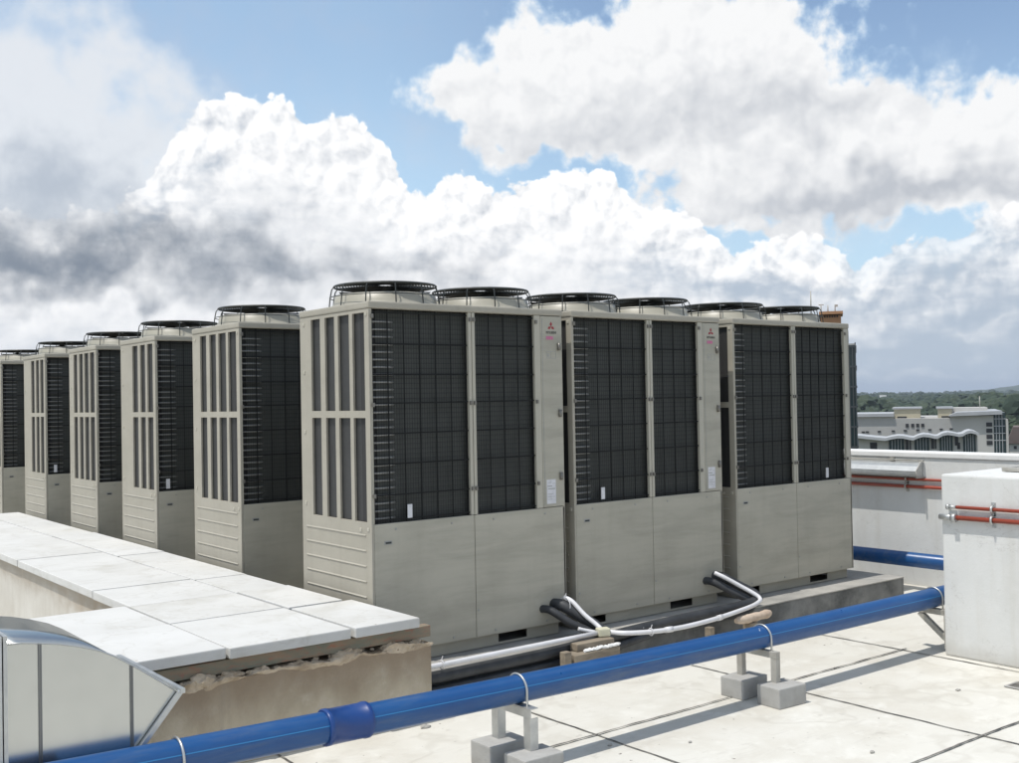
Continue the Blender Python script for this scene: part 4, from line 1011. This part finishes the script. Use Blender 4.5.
# large block behind it
v = View(925, 215.0)
t = v.root('long_white_building', 'long grey white building with small dark windows behind the waved hall', 'building')
b = MB(); b.box(v.x(846), v.x(992.5), 0, 30, 0, v.z(418.5)); b.build('wall', M['bwall'], t)
b = MB(); b.box(v.x(848), v.x(893), -0.6, 20, v.z(416.3), v.z(413.2)); b.build('roof', M['broof'], t)
b = MB(); b.box(v.x(848), v.x(892.5), 0.02, 19, v.z(418.6), v.z(416.4)); b.build('upper_wall', M['bwall2'], t)
b = MB(); b.prism([(v.x(948), v.z(416.5)), (v.x(949), v.z(415.2)), (v.x(956), v.z(412.7)), (v.x(1001), v.z(411.7)), (v.x(1001), v.z(415.2))], 'y', -1.2, 24); b.build('roof', M['broof'], t)
b = MB(); b.box(v.x(950), v.x(992.4), -0.03, 22, v.z(418.4) - 8, v.z(416.2)); b.build('upper_wall', M['bwall2'], t)
for p0, p1, py in ((892.8, 919.5, 409.2), (937.5, 951.5, 409.4)):
    b = MB(); b.box(v.x(p0), v.x(p1), 3, 14, v.z(419.5), v.z(py)); pb = b.build('penthouse', M['byellow'], t)
    b = MB(); b.box(v.x(p0) - 0.3, v.x(p1) + 0.3, 2.7, 14.3, v.z(py) + 0.01, v.z(py) + 0.35); b.build('roof', M['broof'], pb)
    b = MB(); b.box(v.x(p0) + 0.6, v.x(p0) + 2.4, 2.95, 2.99, v.z(418.2), v.z(416.6)); b.build('window', M['bdark'], pb)
b = MB(); b.box(v.x(951), v.x(989), 8, 18, v.z(415), v.z(408.8)); b.build('penthouse', M['bwall2'], t)
for px in (906, 911.5, 916.5, 921.5):
    b = MB(); b.box(v.x(px - 1.5), v.x(px + 1.5), -0.15, -0.01, v.z(427), v.z(423.6)); b.build('window', M['bdark'], t)
for px in (862, 866, 878, 892, 904, 916.5, 928.5, 940, 950):
    b = MB(); b.box(v.x(px - 1.6), v.x(px + 1.6), -0.15, -0.01, v.z(432.4 - (px - 862) * .03), v.z(431 - (px - 862) * .03)); b.build('window', M['bdark'], t)
b = MB(); b.box(v.x(992.6), v.x(1004.5), 0.1, 24, 0, v.z(413.6)); gw = b.build('glass_wall', M['bglass'], t)
b = MB()
for px in (995, 998, 1001): b.box(v.x(px) - 0.06, v.x(px) + 0.06, -0.05, 0.06, 0, v.z(414))
for py in (420, 427, 434, 441): b.box(v.x(992.8), v.x(1004.3), -0.06, 0.07, v.z(py), v.z(py) + 0.15)
b.build('glazing_bar', M['broof'], gw)
b = MB(); b.box(v.x(1004.6), v.x(1007), -0.3, 22, 0, v.z(420)); b.build('end_fin', M['bwall2'], t)
for z_ in (425, 431, 437, 443):
    b = MB(); b.box(v.x(985), v.x(991), -0.12, -0.01, v.z(z_) - 0.4, v.z(z_) + 0.4); b.build('window', M['bdark'], t)
b = MB(); b.tube([(v.x(981.5), 10, v.z(412)), (v.x(981.5), 10, v.z(397.5))], 0.10, 6); b.build('flagpole', M['bracket'], t)

v = View(1016, 250.0)
t = v.root('tiled_house', 'brown roofed low building at the right edge beyond the long white building', 'house')
b = MB(); b.box(v.x(1007.5), v.x(1060), 0, 12, 0, v.z(444)); b.build('wall', M['bwall2'], t)
b = MB(); b.prism([(v.x(1007) - 0.5, v.z(443.5)), (v.x(1012), v.z(427)), (v.x(1056), v.z(427)), (v.x(1060) + .5, v.z(443.5))], 'y', -0.6, 12); b.build('roof', M['brown'], t)
b = MB()
for px in (1012, 1018, 1024, 1030): b.box(v.x(px), v.x(px + 3), -0.1, -0.01, v.z(449), v.z(446))
b.build('window', M['bdark'], t)
v = View(1005, 420.0)
t = v.root('pale_roofed_shed', 'wide shed with a pale roof among the trees at the right', 'shed')
b = MB(); b.box(v.x(985), v.x(1060), 0, 20, 0, v.z(411)); b.build('wall', M['bwall2'], t)
b = MB(); b.prism([(v.x(984), v.z(411)), (v.x(1000), v.z(406.5)), (v.x(1012), v.z(408)), (v.x(1060), v.z(407)), (v.x(1061), v.z(411))], 'y', -1, 21); b.build('roof', M['bpale'], t)
M['bblue'] = mat("blue_far_cladding", (0.10, 0.17, 0.27), 0.7, tone=(0.07, 0.12, 0.2), scale=0.1, amount=0.6)
v = View(870, 900.0)
t = v.root('blue_warehouse', 'small blue clad warehouse among the far trees', 'warehouse')
b = MB(); b.box(v.x(857), v.x(877), 0, 30, 0, v.z(399)); b.build('wall', M['bblue'], t)
b = MB(); b.box(v.x(856), v.x(872), -1, 31, v.z(398.9), v.z(398)); b.build('roof', M['broof'], t)
v = View(883, 1300.0)
t = v.root('white_building', 'tiny bright white building above the far trees', 'building')
b = MB(); b.box(v.x(879), v.x(886), 0, 20, 0, v.z(395.2)); b.build('wall', M['coping'], t)
b = MB(); b.box(v.x(874), v.x(886.5), -1, 8, 0, v.z(399.3)); b.build('annex', M['orange'], t)

# trees near the far buildings and wooded land beyond
M['leaf'] = mat("dark_green_foliage", (0.022, 0.040, 0.020), 0.9, tone=(0.045, 0.066, 0.030), scale=0.25, amount=0.9, lo=0.4, hi=0.6)
M['leaf2'] = mat("mid_green_foliage", (0.022, 0.040, 0.022), 0.9, tone=(0.044, 0.062, 0.032), scale=0.12, amount=0.9, lo=0.4, hi=0.6)
M['bark'] = mat("grey_brown_bark", (0.12, 0.09, 0.065), 0.9)
rng = np.random.default_rng(5)
def ico(sub):
    bm = bmesh.new(); bmesh.ops.create_icosphere(bm, subdivisions=sub, radius=1.0)
    vv = np.array([v.co[:] for v in bm.verts]); ff = np.array([[w.index for w in f.verts] for f in bm.faces]); bm.free(); return vv, ff
IV, IF = ico(2)
def cluster(name, centres, radii, mt, squash=0.8, amp=0.35):
    V = []; F = []; n0 = 0
    for c, r in zip(centres, radii):
        k = 1 + amp * rng.uniform(-1, 1, len(IV)); V.append(IV * k[:, None] * r * np.array([1, 1, squash]) + c); F.append(IF + n0); n0 += len(IV)
    V = np.concatenate(V); F = np.concatenate(F)
    me = bpy.data.meshes.new(name); me.from_pydata(V.tolist(), [], F.tolist()); me.materials.append(mt)
    o = bpy.data.objects.new(name, me); col.objects.link(o); return o
def far_tree(px, d, top_py, width, lab):
    o = BW(px, d); zt_ = P(px, top_py, d).z
    e = empty('broadleaf_tree', (o.x, o.y, G), lab, 'tree', 'trees beside the far buildings')
    hgt_ = zt_ - G; R_ = width / 2; n = 34
    cs = []; rs = []
    for k in range(n):
        a = rng.uniform(0, 6.28); q = math.sqrt(rng.uniform(0, 1)) * R_ * 0.8; zz = hgt_ - R_ * 0.35 - rng.uniform(0, 1) * hgt_ * 0.55
        cs.append((q * math.cos(a), q * math.sin(a), zz)); rs.append(rng.uniform(0.14, 0.30) * R_)
    c = cluster('crown', np.array(cs), rs, M['leaf'], 0.8, 0.4); c.parent = e
    b = MB(); b.tube([(0, 0, 0), (0.1, 0.05, hgt_ * 0.4), (0.3, 0.1, hgt_ * 0.75)], 0.3, 8, rr=[0.4, 0.3, 0.12]); b.tube([(0.1, .05, hgt_ * .4), (R_ * .4, .3, hgt_ * .7)], .15, 6); b.tube([(0.1, .05, hgt_ * .4), (-R_ * .35, -.3, hgt_ * .68)], .15, 6); b.build('trunk', M['bark'], e)
for px, d, py, w, lab in ((925, 300, 413.5, 9, 'tree showing in the gap between the two yellow roof blocks'), (932, 330, 412.5, 8, 'tree right of the first yellow roof block'),
                          (1003, 330, 412, 12, 'dark tree behind the glass end of the long white building'), (1010, 300, 416, 10, 'dark tree left of the brown roofed building'),
                          (1016, 340, 411.5, 13, 'tall dark tree at the right edge above the brown roof'), (1028, 320, 415, 12, 'dark tree just outside the right edge of the picture'), (1009, 270, 424, 7, 'low dark tree at the corner of the brown roofed building')):
    far_tree(px, d, py, w, lab)
# woods: one mass
cs = []; rs = []
for k in range(9500):
    d = 330 * (4200 / 330) ** rng.uniform(0, 1); px = rng.uniform(770, 1150)
    if k > 5200: d = 500 * (4200 / 500) ** rng.uniform(0, 1); px = rng.uniform(-800, 800)
    if d < 480 and px < 985 : continue
    o = BW(px, d); r = rng.uniform(1.8, 4.2) * (1 + d / 2200)
    hill_ = 0.0
    cs.append((o.x, o.y, G + rng.uniform(2.0, 12.0) + 2.5 * math.sin(px * 0.05 + d * 0.004))); rs.append(r)
tag(cluster('far_woods', np.array(cs), rs, M['leaf2'], 0.85, 0.35), 'dark green woods stretching to the horizon at the right', 'woods', kind='stuff')
# hills on the horizon
def ridge(name, prof, d, depth, mt):
    V = []; F = []; n = 60; mrows = 13
    pa, pb_ = prof[0][0], prof[-1][0]
    for i in range(n + 1):
        px = pa + (pb_ - pa) * i / n
        for (a, ya), (c, yc) in zip(prof, prof[1:]):
            if a <= px <= c: py = ya + (yc - ya) * (px - a) / (c - a); break
        zt_ = P(px, py, d).z - G
        for j in range(mrows):
            q = j / (mrows - 1) * 2 - 1; dd = d + depth * q; o = BW(px, dd)
            k = math.cos(q * math.pi / 2) ** 1.5
            V.append((o.x, o.y, G - 1 + (zt_ + 1) * k * (1 + 0.05 * math.sin(i * 1.7 + j * 2.3)) + rng.uniform(-1, 1) * 0.02 * zt_ * k))
    for i in range(n):
        for j in range(mrows - 1): F.append((i * mrows + j, (i + 1) * mrows + j, (i + 1) * mrows + j + 1, i * mrows + j + 1))
    me = bpy.data.meshes.new(name); me.from_pydata(V, [], F); me.materials.append(mt); me.shade_smooth()
    o = bpy.data.objects.new(name, me); col.objects.link(o); tag(o, kind='structure')
M['hill'] = mat("wooded_hillside", (0.036, 0.056, 0.028), 0.95, tone=(0.075, 0.09, 0.05), scale=0.02, amount=0.9)
ridge('hill', [(900, 396.5), (950, 396.2), (958, 392.6), (972, 390.4), (988, 389.4), (1005, 387.0), (1019, 385.0), (1060, 382), (1120, 386), (1200, 392), (1300, 396)], 3900, 900, M['hill'])
ridge('hill', [(700, 396), (800, 394.6), (860, 394.2), (900, 393.8), (960, 394.2), (1040, 394.6), (1200, 396)], 4600, 300, M['hill'])

# ------------------------------------------------------------------ air
b = MB(); b.box(-300, 7200, -7000, 7200, G - 1.0, 62.0)
hm = bpy.data.materials.new("pale_air"); hm.use_nodes = True; ht = hm.node_tree; ht.nodes.clear()
pv = ht.nodes.new('ShaderNodeVolumePrincipled'); ou = ht.nodes.new('ShaderNodeOutputMaterial'); ht.links.new(pv.outputs[0], ou.inputs['Volume'])
pv.inputs['Color'].default_value = (0.74, 0.84, 1.0, 1); pv.inputs['Density'].default_value = 0.00014; pv.inputs['Anisotropy'].default_value = 0.2
HAZE = True
if HAZE: tag(b.build('haze', hm), kind='stuff')
